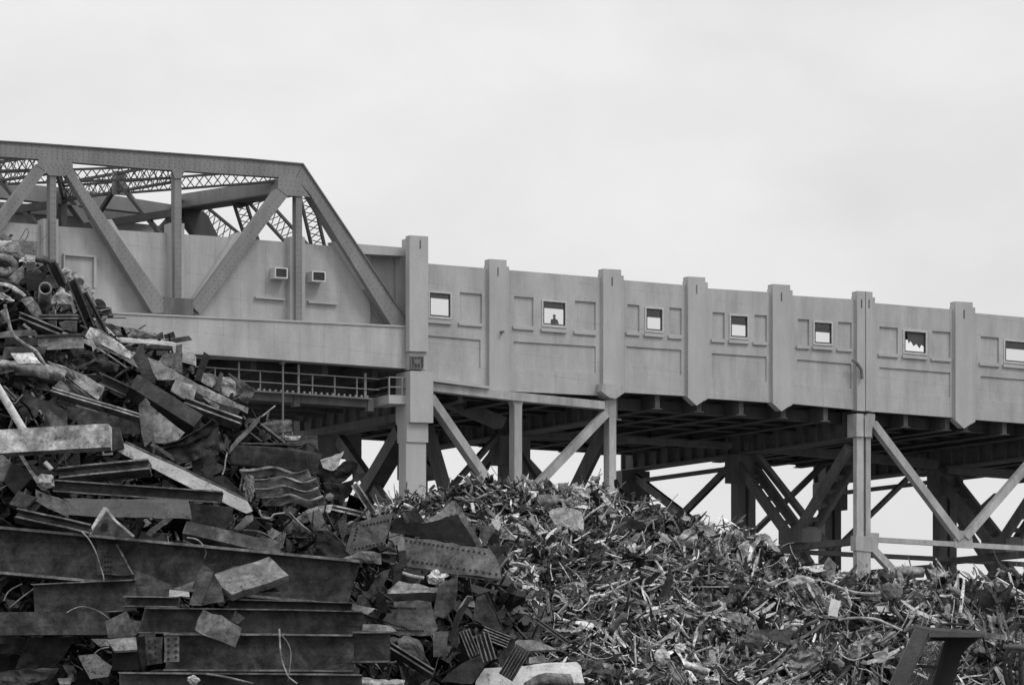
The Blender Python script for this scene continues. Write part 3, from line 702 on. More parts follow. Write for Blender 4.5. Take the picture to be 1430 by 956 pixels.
def finish(mb, name, label, cat, mat, group=None, parent=None, smooth=False):
    o = mb.build(name, mat, parent, smooth=smooth)
    if parent is None: tag(o, label, cat, group)
    elif label: o['label'] = label
    return o
def jag(P, amt, step=.16):
    """torch-cut edge: subdivide a polygon's edges and jitter them"""
    out = []
    for i in range(len(P)):
        a, b = P[i], P[(i+1) % len(P)]; n = max(1, int((b-a).length/step))
        for k in range(n):
            p = a+(b-a)*k/n
            if k: p = p+Vector((rnd.gauss(0, amt), rnd.gauss(0, amt*.6), rnd.gauss(0, amt)))
            out.append(p)
    return out
def extr(mb, P, th):
    n = Vector((0, 0, 0)); L = len(P)
    for i in range(L):
        a, b = P[i], P[(i+1) % L]; n += a.cross(b)
    n.normalize()
    if n.y > 0: n = -n      # front faces the yard
    B = [p-n*th for p in P]
    mb.add(P+B, [list(range(L)), list(range(L, 2*L))[::-1]]+[[i, L+i, L+(i+1) % L, (i+1) % L] for i in range(L)])
    return n
def PL(tile, name, label, cat, pts, shade, th=.05, dy=0, tilt=(0, 0), style='rust', rough=.012, parent=None, holes=None, group=None):
    mb = MB(); P = pts3(tile, pts, dy, tilt)
    n = extr(mb, jag(P, rough) if rough else P, th)
    mats = [steel(shade, style)]
    if holes:
        mats.append(M_black); mb.cur = 1
        for h in holes:       # rows of raised black discs painting the dark of drilled holes : (p0, p1, count)
            A, B_ = pts3(tile, [h[0], h[1]], 0, (0, 0)); k = h[2]; r = h[3] if len(h) > 3 else .022
            ts = [i/(k-1) if k > 1 else 0 for i in range(k)]
            c0 = sum(P, Vector())/len(P)
            for t in ts:
                q = A+(B_-A)*t; d = (q-Vector((0, 0, EYE))).normalized()
                s = (c0-q).dot(n)/d.dot(n); q = q+d*s+n*.015
                ax = n.cross(Vector((0, 0, 1))).normalized(); up_ = ax.cross(n)
                mb.add([q+(ax*math.cos(a)+up_*math.sin(a))*r for a in [j*math.pi/3 for j in range(6)]], [list(range(6))])
    return finish(mb, name, label, cat, mats, group, parent)
def smoothpath(P, n=5):
    if len(P) < 3: return [P[0].lerp(P[-1], i/n) for i in range(n+1)]
    out = []
    for i in range(len(P)-1):
        a = P[max(i-1, 0)]; b = P[i]; c = P[i+1]; d = P[min(i+2, len(P)-1)]
        for k in range(n):
            t = k/n; out.append(.5*((2*b)+(c-a)*t+(2*a-5*b+4*c-d)*t*t+(3*b-a-3*c+d)*t**3))
    out.append(P[-1]); return out
def SH(tile, name, label, cat, A, B, shade, th=.03, dy=0, style='rust', bulge=0., dent=.03, nn=7, mm=8, sm=None, parent=None, group=None, tilt=(0, 0)):
    """a bent sheet lofted between two edges"""
    P = pts3(tile, list(A)+list(B), dy, tilt); a = smoothpath(P[:len(A)], nn); b = smoothpath(P[len(A):], nn)
    m = min(len(a), len(b))
    a = [a[int(i*(len(a)-1)/(m-1))] for i in range(m)]; b = [b[int(i*(len(b)-1)/(m-1))] for i in range(m)]
    grid = []; seed = rnd.random()*90
    for i in range(m):
        for j in range(mm+1):
            p = a[i].lerp(b[i], j/mm); p = p+Vector((0, -bulge*.6*math.sin(math.pi*j/mm), 0))
            q0 = p+Vector((seed, 0, 0)); e_ = 1 if 0 < j < mm else .5
            p = p+noise.noise_vector(q0*2.2)*dent*1.6*e_+Vector((0, 1, .3))*abs(noise.noise(q0*4.5))*dent*3.0+noise.noise_vector(q0*11)*dent*.5
            grid.append(p)
    mb = MB(); w_ = mm+1
    mb.add(grid, [[i*w_+j, i*w_+j+1, (i+1)*w_+j+1, (i+1)*w_+j] for i in range(m-1) for j in range(mm)])
    o = finish(mb, name, label, cat, steel(shade, style), group, parent, smooth=(dent < .025) if sm is None else sm)
    s = o.modifiers.new('thickness', 'SOLIDIFY'); s.thickness = th; s.offset = 0
    return o
def SEC(kind, h, b, t):
    if kind == 'box': return [(-b, -h/2), (b, -h/2), (b, h/2), (-b, h/2)]
    if kind == 'I': return [(-b, -h/2), (b, -h/2), (b, -h/2+t), (t*.4, -h/2+t), (t*.4, h/2-t), (b, h/2-t), (b, h/2), (-b, h/2), (-b, h/2-t), (-t*.4, h/2-t), (-t*.4, -h/2+t), (-b, -h/2+t)]
    if kind == 'C': return [(0, -h/2), (b, -h/2), (b, -h/2+t), (t, -h/2+t), (t, h/2-t), (b, h/2-t), (b, h/2), (0, h/2)]
    if kind == 'L': return [(0, -h/2), (b, -h/2), (b, -h/2+t), (t, -h/2+t), (t, h/2), (0, h/2)]
    if kind == 'T': return [(-t/2, -h/2), (t/2, -h/2), (t/2, h/2-t), (b, h/2-t), (b, h/2), (-b, h/2), (-b, h/2-t), (-t/2, h/2-t)]
def BM(tile, name, label, cat, p0, p1, hz, shade, kind='I', b=.14, t=.03, roll=0, dy=0, sag=0., style='rust', parent=None, slant=0., group=None, twist=0.):
    """rolled section between two heap points; hz = height in tile px"""
    A, B = pts3(tile, [p0, p1], dy); h = hz/TILES[tile][2]/F*A.y
    ax = (B-A).normalized(); up_ = (Vector((0, 0, 1))-ax*ax.z).normalized(); sd = ax.cross(up_)
    if sd.y > 0: sd = -sd
    sec = SEC(kind, h, b, t); n = 10 if (sag or twist) else 3; mb = MB(); k = len(sec); L = (B-A).length
    for i in range(n+1):
        f = i/n; c = A+(B-A)*f+Vector((0, 0, -sag*math.sin(math.pi*f))); r = math.radians(roll+twist*f)
        for (x, y) in sec:
            x2 = x*math.cos(r)-y*math.sin(r); y2 = x*math.sin(r)+y*math.cos(r)
            e = ax*(slant*y*(1 if i == n else -1 if i == 0 else 0))+ax*(rnd.gauss(0, .012) if i in (0, n) else 0)
            j = noise.noise_vector(c*1.3)*.012
            mb.v.append(c+sd*x2+up_*y2+e+j)
    for i in range(n):
        for q in range(k):
            a0 = i*k+q; a1 = i*k+(q+1) % k; mb.f.append([a0, a1, a1+k, a0+k]); mb.m.append(1 if (kind in 'IC' and q in (1, 5)) or (kind == 'box' and q == 2) else 0)  # front flange edges, box tops: wear plus highlight painted into a lighter colour
    mb.f.append(list(range(k))[::-1]); mb.f.append([n*k+q for q in range(k)]); mb.m += [0, 0]
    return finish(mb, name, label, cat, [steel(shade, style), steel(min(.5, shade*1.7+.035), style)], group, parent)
def tube_mb(mb, P, r, seg=8, closed=True, hollow=0):
    n = len(P); up_ = Vector((0, 0, 1)); base = len(mb.v); vs = []; rr = r if isinstance(r, (list, tuple)) else [r]*n
    for i in range(n):
        d = (P[min(i+1, n-1)]-P[max(i-1, 0)]).normalized(); s = d.cross(up_)
        if s.length < .05: s = d.cross(Vector((0, 1, 0)))
        s.normalize(); t_ = s.cross(d)
        for k in range(seg): a = 2*math.pi*k/seg; vs.append(P[i]+(s*math.cos(a)+t_*math.sin(a))*rr[i])
    fs = [[i*seg+k, i*seg+(k+1) % seg, (i+1)*seg+(k+1) % seg, (i+1)*seg+k] for i in range(n-1) for k in range(seg)]
    if closed: fs += [list(range(seg))[::-1], [(n-1)*seg+k for k in range(seg)]]
    mb.add(vs, fs)
def TB(tile, name, label, cat, path, rz, shade, dy=0, seg=10, style='rust', closed=True, parent=None, group=None, tilt=(0, 0), nn=5):
    P = pts3(tile, path, dy, tilt); r = rz/TILES[tile][2]/F*P[0].y; mb = MB()
    tube_mb(mb, smoothpath(P, nn), r, seg, closed)
    o = finish(mb, name, label, cat, steel(shade, style), group, parent, smooth=True)
    if not closed:
        s = o.modifiers.new('thickness', 'SOLIDIFY'); s.thickness = r*.25; s.offset = -1
    return o
def LUMP(tile, name, label, cat, c, rx, ry, shade, dy=0, amp=.35, freq=2.2, style='pitted', n=9, depth=.6, flat=False, parent=None, group=None):
    """crumpled lump / wadded sheet"""
    ctr = pts3(tile, [c], dy)[0]; s = TILES[tile][2]; k = ctr.y/F/s; mb = MB(); seed = Vector((rnd.random()*50, rnd.random()*50, 0))
    vs = []
    for i in range(n+1):
        for j in range(2*n):
            th = math.pi*i/n; ph = math.pi*j/n
            d = Vector((math.sin(th)*math.cos(ph), math.sin(th)*math.sin(ph), math.cos(th)))
            r = 1+amp*(noise.noise(d*freq+seed)-1.3*abs(noise.noise(d*freq*1.9+seed))+.1-.35*abs(noise.noise(d*freq*2.7+seed)))
            vs.append(ctr+Vector((d.x*rx*k, d.y*(rx+ry)/2*k*depth, d.z*ry*k))*r)
    mb.add(vs, [[i*2*n+j, (i+1)*2*n+j, (i+1)*2*n+(j+1) % (2*n), i*2*n+(j+1) % (2*n)] for i in range(n) for j in range(2*n)])
    return finish(mb, name, label, cat, steel(shade, style), group, parent, smooth=(amp < .2))

# ------------------------------------------------------------------ heap bodies
def heap_body(name, ridge, Y0, slope, back, off, umin, umax, label, shd=.035):
    mb = MB(); nx, ny = 150, 70
    xs = [(umin-U0)/F*Y0+((umax-umin)/F*Y0)*i/nx for i in range(nx+1)]
    ys = [Y0-26+52*j/ny for j in range(ny+1)]
    vs = []
    for x in xs:
        u = U0+x/Y0*F; Zr = EYE+(H0-interp(ridge, u))/F*Y0
        if u < ridge[0][0]: Zr = EYE+(H0-ridge[0][1])/F*Y0-(ridge[0][0]-u)*.012
        for y in ys:
            z = Zr-off-max(0, (Y0+off*.7-y))*slope-max(0, y-Y0-off*.7)*back
            z += noise.noise(Vector((x*.9, y*.9, 3)))*.35+noise.noise(Vector((x*2.7, y*2.7, 7)))*.18
            vs.append(Vector((x, y, max(z, -.15))))
    w_ = ny+1
    mb.add(vs, [[i*w_+j, (i+1)*w_+j, (i+1)*w_+j+1, i*w_+j+1] for i in range(nx) for j in range(ny)])
    o = mb.build(name, steel(shd), None); tag(o, label, 'scrap', kind='stuff'); return o
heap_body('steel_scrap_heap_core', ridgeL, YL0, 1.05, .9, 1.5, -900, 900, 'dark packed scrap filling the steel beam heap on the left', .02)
heap_body('shredded_scrap_heap_core', ridgeR, YR0, .62, .6, .35, 330, 2100, 'dark packed scrap under the shredded metal heap on the right')

# ------------------------------------------------------------------ shredded scrap (nobody could count it)
class Fast:
    def __init__(s): s.v = []; s.f = []; s.sh = []
    def add(s, vs, fs, sh):
        b = len(s.v); s.v.extend(vs); s.f.extend([[b+i for i in f] for f in fs]); s.sh.extend([sh]*len(vs))
    def build(s, name, mat, label, cat, cut=False):
        me = bpy.data.meshes.new(name); me.from_pydata(s.v, [], s.f); me.materials.append(mat)
        at = me.attributes.new('shade', 'FLOAT', 'POINT'); at.data.foreach_set('value', s.sh)
        o = bpy.data.objects.new(name, me); C.objects.link(o); return tag(o, label, cat, kind='stuff')
def rv_(s=1.): return Vector((rnd.gauss(0, 1), rnd.gauss(0, 1), rnd.gauss(0, 1))).normalized()*s
def dir_(c=Vector((0, 0, 0))):
    g_ = noise.noise_vector(c*.55+Vector((9, 4, 2)))*2.6; g_.z *= .6
    d = Vector((rnd.gauss(0, .7), rnd.gauss(0, .6), rnd.gauss(0, .4)))+g_; return d.normalized()
def sh_pick(dark=0.):
    x = rnd.random()
    if x < .26+dark: return rnd.uniform(.008, .04)
    if x < .56+dark*.6: return rnd.uniform(.04, .14)
    if x < .80: return rnd.uniform(.14, .32)
    if x < .94: return rnd.uniform(.32, .55)
    return rnd.uniform(.55, .85)
def ribbon(fm, c, L, w, sh, curl=1.):
    d = dir_(c); s = d.cross(rv_()).normalized(); n = 9; p = c-d*L/2; vs = []; bend = rv_(curl*.4); kink = rnd.randint(2, 7) if rnd.random() < .55 else -1
    for i in range(n+1):
        ww = w*rnd.uniform(.75, 1.1)*(.5 if i in (0, n) else 1); vs += [p-s*ww/2, p+s*ww/2]; p = p+d*(L/n)
        d = (d+bend*(1/n)*2+rv_(.14*curl)+(rv_(1.3) if i == kink else Vector((0, 0, 0)))).normalized(); s = (s-d*s.dot(d)+rv_(.2)).normalized()
    fm.add(vs, [[2*i, 2*i+1, 2*i+3, 2*i+2] for i in range(n)], sh)
def rod(fm, c, L, r, sh, curl=.5, seg=4):
    d = dir_(c); n = 8; p = c-d*L/2; vs = []; bend = rv_(curl*.6); kink = rnd.randint(2, 6) if rnd.random() < .35 else -1
    for i in range(n+1):
        s = d.cross(Vector((.3, .2, 1))).normalized(); t_ = s.cross(d)
        for k in range(seg): a = 2*math.pi*k/seg; vs.append(p+(s*math.cos(a)+t_*math.sin(a))*r)
        p = p+d*(L/n); d = (d+bend*(2/n)+rv_(.15*curl)+(rv_(1.2) if i == kink else Vector((0, 0, 0)))).normalized()
    fm.add(vs, [[i*seg+k, i*seg+(k+1) % seg, (i+1)*seg+(k+1) % seg, (i+1)*seg+k] for i in range(n) for k in range(seg)], sh)
def crump(fm, c, a, b, sh, amp=.3, n=4):
    """creased sheet: straight folds and torn outline, not a leaf"""
    x = (dir_(c)+rv_(.4)).normalized(); y = x.cross(rv_()).normalized(); z = x.cross(y); sd = rv_(30); cw = rnd.uniform(-.5, .5); vs = []
    fo = [(rnd.uniform(0, 6.28), rnd.uniform(-.3, .3), rnd.uniform(.3, 1.1)*rnd.choice((-1, 1))) for _ in range(3)]
    for i in range(n+1):
        for j in range(n+1):
            s, t = i/n-.5, j/n-.5; h = amp*.5*noise.noise(Vector((s*6, t*6, 0))+sd)+cw*t*s
            for (an, of, am) in fo: h += am*abs(s*math.cos(an)+t*math.sin(an)-of)
            e = 1+.5*noise.noise(Vector((s*9, t*9, 9))+sd) if i in (0, n) or j in (0, n) else 1
            vs.append(c+x*s*a*e+y*t*b*e+z*(h-.3)*(a+b)*.35)
    w_ = n+1; fm.add(vs, [[i*w_+j, i*w_+j+1, (i+1)*w_+j+1, (i+1)*w_+j] for i in range(n) for j in range(n)], sh)
def shard(fm, c, a, b, sh):
    x = rv_(); y = x.cross(rv_()).normalized(); z = x.cross(y)*.015
    P = [x*-a/2*rnd.uniform(.6, 1.1)+y*-b/2, x*a/2+y*-b/2*rnd.uniform(.4, 1.1), x*a/2*rnd.uniform(.5, 1.1)+y*b/2, x*-a/2+y*b/2*rnd.uniform(.5, 1.1)]
    vs = [c+p for p in P]+[c+p+z for p in P]
    fm.add(vs, [[0, 1, 2, 3], [7, 6, 5, 4], [0, 4, 5, 1], [1, 5, 6, 2], [2, 6, 7, 3], [3, 7, 4, 0]], sh)
fine = Fast()
def onR(u, k, sink):
    """a point on the right heap: k=0 at the ridge"""
    v = interp(ridgeR, u)+k; Y = YR(u, v); return W(u, v, Y)+Vector((0, 0, sink))
for i in range(23000):
    u = rnd.uniform(470, 1560); k = rnd.uniform(-3, 300) if rnd.random() < .93 else rnd.uniform(-6, 20)
    v = interp(ridgeR, u)+k
    if v > 1010 or (u < 700 and v > 700+(u-470)*.9): continue
    lump = .22*noise.noise(Vector((u*.02, v*.03, 0)))
    c = onR(u, k, rnd.uniform(-.38, .12)+lump)
    big = 1+max(0, (u-900)/900)          # coarser pieces toward the right
    x = rnd.random(); sh = min(.85, 1.5*sh_pick()*(1+1.2*noise.noise(c*.8+Vector((3, 3, 3)))))
    if x < .46: ribbon(fine, c, rnd.uniform(.25, 1.0)*big*.85, rnd.choice((.025, .04, .06, .08, .12, .17)), sh, rnd.uniform(.3, 1.5))
    elif x < .63: crump(fine, c, rnd.uniform(.1, .42)*big*.85, rnd.uniform(.06, .2)*big, sh, rnd.uniform(.3, .9), 5)
    elif x < .76: shard(fine, c, rnd.uniform(.1, .35)*big*.9, rnd.uniform(.05, .16)*big, sh)
    elif x < .93: rod(fine, c, rnd.uniform(.3, 1.5)*big*.8, rnd.uniform(.006, .02), sh, 1.1)
    else: rod(fine, c, rnd.uniform(.25, .7)*big, rnd.uniform(.025, .05), sh, .3, 6)
for i in range(1500):                     # larger crumpled panels and struts
    u = rnd.uniform(560, 1540); k = rnd.uniform(4, 280); v = interp(ridgeR, u)+k
    if v > 1010 or (u < 760 and v > 700+(u-470)*.8): continue
    c = onR(u, k, rnd.uniform(-.2, .22 if k > 25 else .02)); sh = sh_pick(-.05)
    x = rnd.random()
    q = .42+.85*max(0, (u-600)/800)
    if x < .3: crump(fine, c, rnd.uniform(.35, .9)*q, rnd.uniform(.12, .4)*q, min(sh*1.3, .36), rnd.uniform(.3, .7), 8)
    elif x < .8: ribbon(fine, c, rnd.uniform(.7, 2.0)*q, rnd.uniform(.05, .14), min(sh*1.8, .75), rnd.uniform(.4, 1.1))
    else: rod(fine, c, rnd.uniform(.8, 2.0)*q, rnd.uniform(.018, .045), min(sh*1.8, .7), .5, 6)
for i in range(1900):                    # long thin bright strips and wires lying over everything
    u = rnd.uniform(540, 1540); k = rnd.uniform(4, 290); v = interp(ridgeR, u)+k
    if v > 1010 or (u < 740 and v > 700+(u-470)*.8): continue
    c = onR(u, k, rnd.uniform(-.12, .2 if k > 20 else -.02)); q = .55+.6*max(0, (u-600)/800); sh = rnd.choice((.05, .1, .2, .3, .4, .55, .7))
    if rnd.random() < .5: rod(fine, c, rnd.uniform(.5, 1.8)*q, rnd.uniform(.006, .014), sh, 1.6)
    else: ribbon(fine, c, rnd.uniform(.4, 1.5)*q, rnd.uniform(.02, .055), sh, 1.5)
fine.build('shredded_scrap', M_shred, 'shredded light scrap metal covering the right-hand heap', 'scrap metal')
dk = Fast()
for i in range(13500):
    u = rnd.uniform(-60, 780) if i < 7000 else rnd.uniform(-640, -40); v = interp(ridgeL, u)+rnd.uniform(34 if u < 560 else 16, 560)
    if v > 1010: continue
    Y = YL(u, v)+(rnd.uniform(.5, 1.5) if i < 7000 else rnd.uniform(.3, 1.6)); c = W(u, v, Y); x = rnd.random(); sh = rnd.choice((.006, .01, .015, .02, .03, .04, .06, .1, .2))  # low values put the blackness of the heap's gaps into the offcuts
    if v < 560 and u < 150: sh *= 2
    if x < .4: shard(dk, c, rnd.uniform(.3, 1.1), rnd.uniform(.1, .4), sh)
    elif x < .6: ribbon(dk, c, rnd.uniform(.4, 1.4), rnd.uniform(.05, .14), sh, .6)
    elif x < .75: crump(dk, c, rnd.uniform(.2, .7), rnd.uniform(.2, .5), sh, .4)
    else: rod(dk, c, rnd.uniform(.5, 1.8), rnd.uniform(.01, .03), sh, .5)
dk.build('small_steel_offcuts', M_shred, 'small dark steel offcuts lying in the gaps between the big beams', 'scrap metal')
# ================================================================== LEFT HEAP : the pieces one can point to
HEAP['f'] = YL
Gp = {'p': 'steel plates in the left heap', 'b': 'steel beams in the left heap', 's': 'bent sheets in the left heap', 't': 'pipes in the left heap', 'w': 'wires in the left heap'}
def pl(tl_, lab, pts, sh, **k): return PL(tl_, k.pop('name', 'steel_plate'), lab, 'steel plate', pts, sh, group=Gp['p'], **k)
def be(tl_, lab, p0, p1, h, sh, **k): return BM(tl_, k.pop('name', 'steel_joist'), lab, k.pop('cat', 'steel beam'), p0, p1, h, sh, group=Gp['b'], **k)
def bs(tl_, lab, A, B, sh, **k): return SH(tl_, k.pop('name', 'bent_sheet'), lab, 'metal sheet', A, B, sh, group=Gp['s'], **k)
def wi(tl_, lab, path, r, sh, **k): return TB(tl_, 'wire', lab, 'wire', path, r, sh, group=Gp['w'], seg=6, **k)
# --- top left
bs('T1', 'pale smooth curved cowl at the very top left of the heap', [(-30, 95), (40, 100), (97, 112)], [(-30, 190), (35, 165), (96, 125)], .5, style='paint', bulge=.1)
bs('T1', 'grey rounded lid resting on the pale cowl at the top left', [(-30, 35), (40, 45), (95, 80)], [(-30, 100), (40, 103), (98, 115)], .2, bulge=.1)
pl('T1', 'plain grey rectangular plate standing highest at the heap top', [(100, 92), (225, 97), (314, 102), (308, 218), (190, 200), (40, 182)], .28, tilt=(.004, 0), style='pitted')
LUMP('T1', 'bolt_head', 'small dark knob sticking up on the topmost left edge', 'scrap piece', (92, 52), 17, 12, .06, dy=-.1)
wi('T1', 'bent wire loop standing up above the topmost plate', [(160, 92), (190, 45), (217, -2), (237, 12), (228, 60), (205, 92), (180, 80)], 4, .12)
wi('T1', 'thin lone wire leaning right against the bridge wall', [(335, 122), (365, 80), (395, 38)], 1.6, .12)
bs('T1', 'wavy grey strip lying under the topmost plate', [(-30, 178), (90, 185), (210, 212)], [(-30, 212), (80, 220), (165, 248)], .22)
TB('T1', 'pipe_elbow', 'fat grey pipe elbow curling at the left edge of the heap', 'pipe', [(-20, 232, .3), (60, 240), (118, 285), (112, 345), (50, 372), (-20, 360)], 30, .24, group=Gp['t'], style='pitted')
LUMP('T1', 'crumpled_foil', 'shiny crumpled metal wad below the topmost plate', 'metal wad', (222, 258), 62, 26, .5, freq=4, amp=.6, flat=True)
bs('T1', 'dark hood-shaped sheet arching just below the topmost plate', [(300, 232), (370, 222), (440, 278)], [(298, 268), (350, 275), (425, 300)], .07, bulge=.1)
be('T1', 'short black beam leaning steeply under the dark hood', (425, 282), (525, 478), 85, .02, b=.12)
be('T1', 'longest black beam leaning steeply beside the bridge wall', (600, 430), (765, 830), 80, .018, b=.14, dy=-.4)
be('T1', 'slim black beam leaning right of the longest black beam', (708, 530), (885, 870), 42, .02, b=.08, dy=-.5)
pl('T1', 'dark round disc behind the slim black beam', [(820+65*math.cos(a*.393), 645+65*math.sin(a*.393)) for a in range(16)], .05, dy=.5, rough=0)
be('T1', 'stubby grey channel end poking right below the round disc', (850, 715), (938, 693), 70, .17, kind='C', b=.14, dy=.2)
bs('T1', 'pale torn sheet between the two black beams', [(510, 335), (560, 325), (580, 350)], [(520, 400), (565, 450), (590, 430)], .38, dent=.08, dy=.1)
bs('T1', 'pale bent sheet with pointed corner against the bridge wall', [(600, 352), (650, 360), (712, 400)], [(620, 420), (650, 470), (690, 488)], .36, dent=.05, dy=.2)
be('T1', 'flat ledge bar with pale top lying below the draped sheet', (325, 742), (658, 738), 40, .07, kind='C', b=.2)
TB('T1', 'open_pipe', 'rusty pipe with its open mouth facing the camera', 'pipe', [(378, 492, -.5), (372, 580, .1), (360, 700, .5)], 44, .26, closed=False, seg=16, group=Gp['t'], style='pitted')
bs('T1', 'ribbed pale trough slanting left of the open-mouthed pipe', [(180, 590), (260, 700), (345, 800)], [(270, 568), (320, 640), (345, 715)], .33, bulge=.12, dent=.03)
LUMP('T1', 'draped_sheet', 'large crumpled pale sheet draped right of the open pipe', 'metal sheet', (505, 610), 95, 110, .42, freq=2.6, amp=.55, dy=.25)
pl('T1', 'pale narrow upright strip right of the draped sheet', [(560, 560), (590, 555), (640, 690), (612, 705)], .45, dy=-.1)
pl('T1', 'black square box side in the upper heap', [(205, 350), (382, 362), (378, 440), (340, 512), (228, 512)], .03, dy=.1)
pl('T1', 'folded grey plate left of the black box side', [(88, 400), (190, 308), (216, 380), (150, 452), (95, 445)], .2, tilt=(.01, 0))
pl('T1', 'mid grey flap right of the black box side', [(385, 380), (440, 385), (475, 490), (385, 495)], .2, dy=.2)
bs('T1', 'arched pale strip, upper of the two at the left edge', [(-30, 440), (110, 470), (220, 548)], [(-30, 462), (100, 500), (200, 560)], .45, style='pitted')
bs('T1', 'black arched rim above the two pale strips', [(-30, 420), (110, 448), (250, 545)], [(-30, 436), (110, 466), (235, 556)], .03)
bs('T1', 'arched pale strip with jagged lower edge, lower of the two', [(-30, 520), (40, 540), (108, 598)], [(-30, 560), (30, 570), (95, 600)], .45, dent=.05)
be('T1', 'dark sloping beam running under the open-mouthed pipe', (170, 742), (520, 885), 60, .07, b=.12, roll=20)
TB('T2', 'bent_strip', 'long bent round bar curving down onto the trough plate', 'metal bar', [(40, -90), (66, 20), (105, 150), (190, 230), (300, 300), (372, 412)], 14, .24, dy=-.6, style='pitted', group=Gp['t'])
TB('T1', 'metal_bar', 'short pale peg on the upper left slope', 'metal bar', [(195, 790), (258, 842)], 13, .45, group=Gp['t'])
TB('T1', 'pipe', 'upright worn pipe at the left edge below the arched strips', 'pipe', [(15, 680), (60, 760), (85, 870)], 26, .2, group=Gp['t'], style='pitted')
pl('T1', 'light flake lying above the pitted white web', [(520, 850), (575, 870), (560, 890), (515, 868)], .6, dy=-.2)
pl('T1', 'light grey sheet behind the ledge bar', [(480, 765), (645, 762), (640, 860), (520, 830)], .36, dy=.2)
pl('T1', 'rust brown plate edge with ragged top at the left', [(100, 845), (290, 838), (318, 890), (0, 905), (0, 860)], .16)
# --- upper middle
pl('T2', 'pitted white beam web with small dark gouges', [(305, 192), (690, 176), (700, 278), (400, 288), (310, 250)], .5, style='pitted', dy=-.1, rough=.008)
be('T2', 'dark flange resting on the pitted white web', (300, 182), (700, 168), 20, .06, kind='box', b=.16, dy=-.25)
pl('T2', 'dark square block left of the pitted white web', [(45, 190), (302, 185), (300, 252), (30, 252)], .06, th=.3, dy=-.1)
pl('T2', 'dark trapezoid plate carrying the small pale plate', [(40, 262), (396, 260), (368, 322), (300, 340), (15, 366)], .09, dy=-.2)
pl('T2', 'small pale tilted plate lying on the dark trapezoid plate', [(88, 316), (272, 310), (342, 402), (150, 404)], .42, dy=-.5, tilt=(0, -.012), th=.035, style='pitted')
bs('T2', 'long curved rusty trough sheet in the upper left heap', [(-40, 372), (150, 392), (380, 410), (545, 478)], [(-40, 460), (150, 470), (380, 528), (545, 548)], .27, style='pitted', bulge=.12)
bs('T2', 'folded plate bending down to the right from the rusty trough', [(400, 385), (620, 460), (868, 602)], [(530, 500), (650, 590), (815, 705)], .32, th=.05, style='pitted')
bs('T2', 'shaded underside strip of the folded plate', [(530, 540), (650, 610), (800, 718)], [(520, 555), (640, 650), (790, 722)], .12, dy=.1)  # underside shade put into a darker strip colour
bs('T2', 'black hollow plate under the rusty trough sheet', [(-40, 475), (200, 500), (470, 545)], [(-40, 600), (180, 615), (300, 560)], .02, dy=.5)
bs('T2', 'dark buckled plate behind the folded plate', [(365, 330), (560, 300), (800, 330), (1000, 420)], [(440, 400), (560, 440), (760, 470), (940, 486)], .06, dy=.3, dent=.06)
pl('T2', 'speckled pale plank tilted down toward the right', [(705, 180), (752, 98), (940, 190), (1135, 312), (1085, 362), (930, 285)], .58, style='pitted', dy=-.6, th=.08, rough=.02)
pl('T2', 'thin pale blade edge under the speckled plank', [(690, 192), (790, 235), (1000, 350), (1155, 442), (1100, 340), (980, 290)], .22, dy=-.45)
pl('T2', 'torn pale tongue under the head of the speckled plank', [(685, 195), (770, 210), (810, 270), (775, 300), (768, 262), (700, 235)], .42, dy=-.55)
TB('T2', 'metal_bar', 'thin light bar running below the speckled plank', 'metal bar', [(800, 268), (930, 350), (1058, 440)], 8, .22, dy=-.6, group=Gp['t'])
be('T2', 'long light-edged rail sloping across the middle left', (430, 640), (1175, 862), 42, .15, b=.1, roll=25, dy=-.3)
be('T2', 'dark twin bar just below the long light-edged rail', (640, 750), (900, 830), 16, .16, kind='box', b=.06, dy=-.4)
TB('T2', 'pole', 'white painted pole leaning at the left edge', 'pole', [(-25, 590), (90, 780), (205, 970)], 33, .62, dy=-.5, style='paint', seg=16, group=Gp['t'])
pl('T2', 'large rust-patched plate above the pale box girder', [(560, 760), (850, 790), (1160, 900), (1165, 990), (560, 975)], .11, dy=.1)
pl('T2', 'broad dark plate behind the white pole', [(130, 750), (190, 660), (270, 670), (560, 790), (560, 960), (230, 960)], .06, dy=.3)
pl('T2', 'narrow wedge with lighter face under the broad dark plate', [(378, 820), (402, 780), (585, 930), (430, 940)], .13, dy=.05)
TB('T2', 'metal_bar', 'short edge bar leaning beside the white pole', 'metal bar', [(115, 752), (188, 662)], 6, .2, dy=.1, group=Gp['t'])
be('T2', 'short dark beam crossing under the broad dark plate', (30, 600), (140, 710), 40, .08, dy=.2)
# --- ridge toward the middle
bs('T3', 'long thin white strip lying along the ridge top', [(160, 148), (350, 165), (535, 182), (552, 200)], [(180, 186), (350, 192), (500, 206), (552, 212)], .68, style='paint', dent=.01, dy=-.1)
bs('T3', 'grey sloping sheet behind the white ridge strip', [(60, 45), (230, 85), (420, 128)], [(130, 130), (250, 150), (400, 140)], .28, dy=.5)
bs('T3', 'dark curled sliver on the ridge behind the white strip', [(230, 152), (320, 130), (420, 138)], [(235, 158), (330, 146), (415, 150)], .07, dy=.2)
pl('T3', 'small dark fin on the ridge, left of two', [(402, 140), (463, 110), (472, 156), (420, 160)], .1, dy=.1)
pl('T3', 'small dark fin on the ridge, right of two', [(470, 132), (538, 108), (550, 148), (480, 158)], .06, dy=.1)
pl('T3', 'long dark tapering blade at the right tip of the ridge', [(468, 166), (640, 136), (662, 164), (545, 184), (490, 176)], .09, dy=.05)
TB('T3', 'pipe', 'dark pipe lying just below the white ridge strip', 'pipe', [(338, 216), (530, 222)], 17, .05, group=Gp['t'])
TB('T3', 'metal_bar', 'thin white lath pointing at the left end of the ridge strip', 'metal bar', [(85, 80), (170, 165)], 5, .5, group=Gp['t'], dy=-.1)
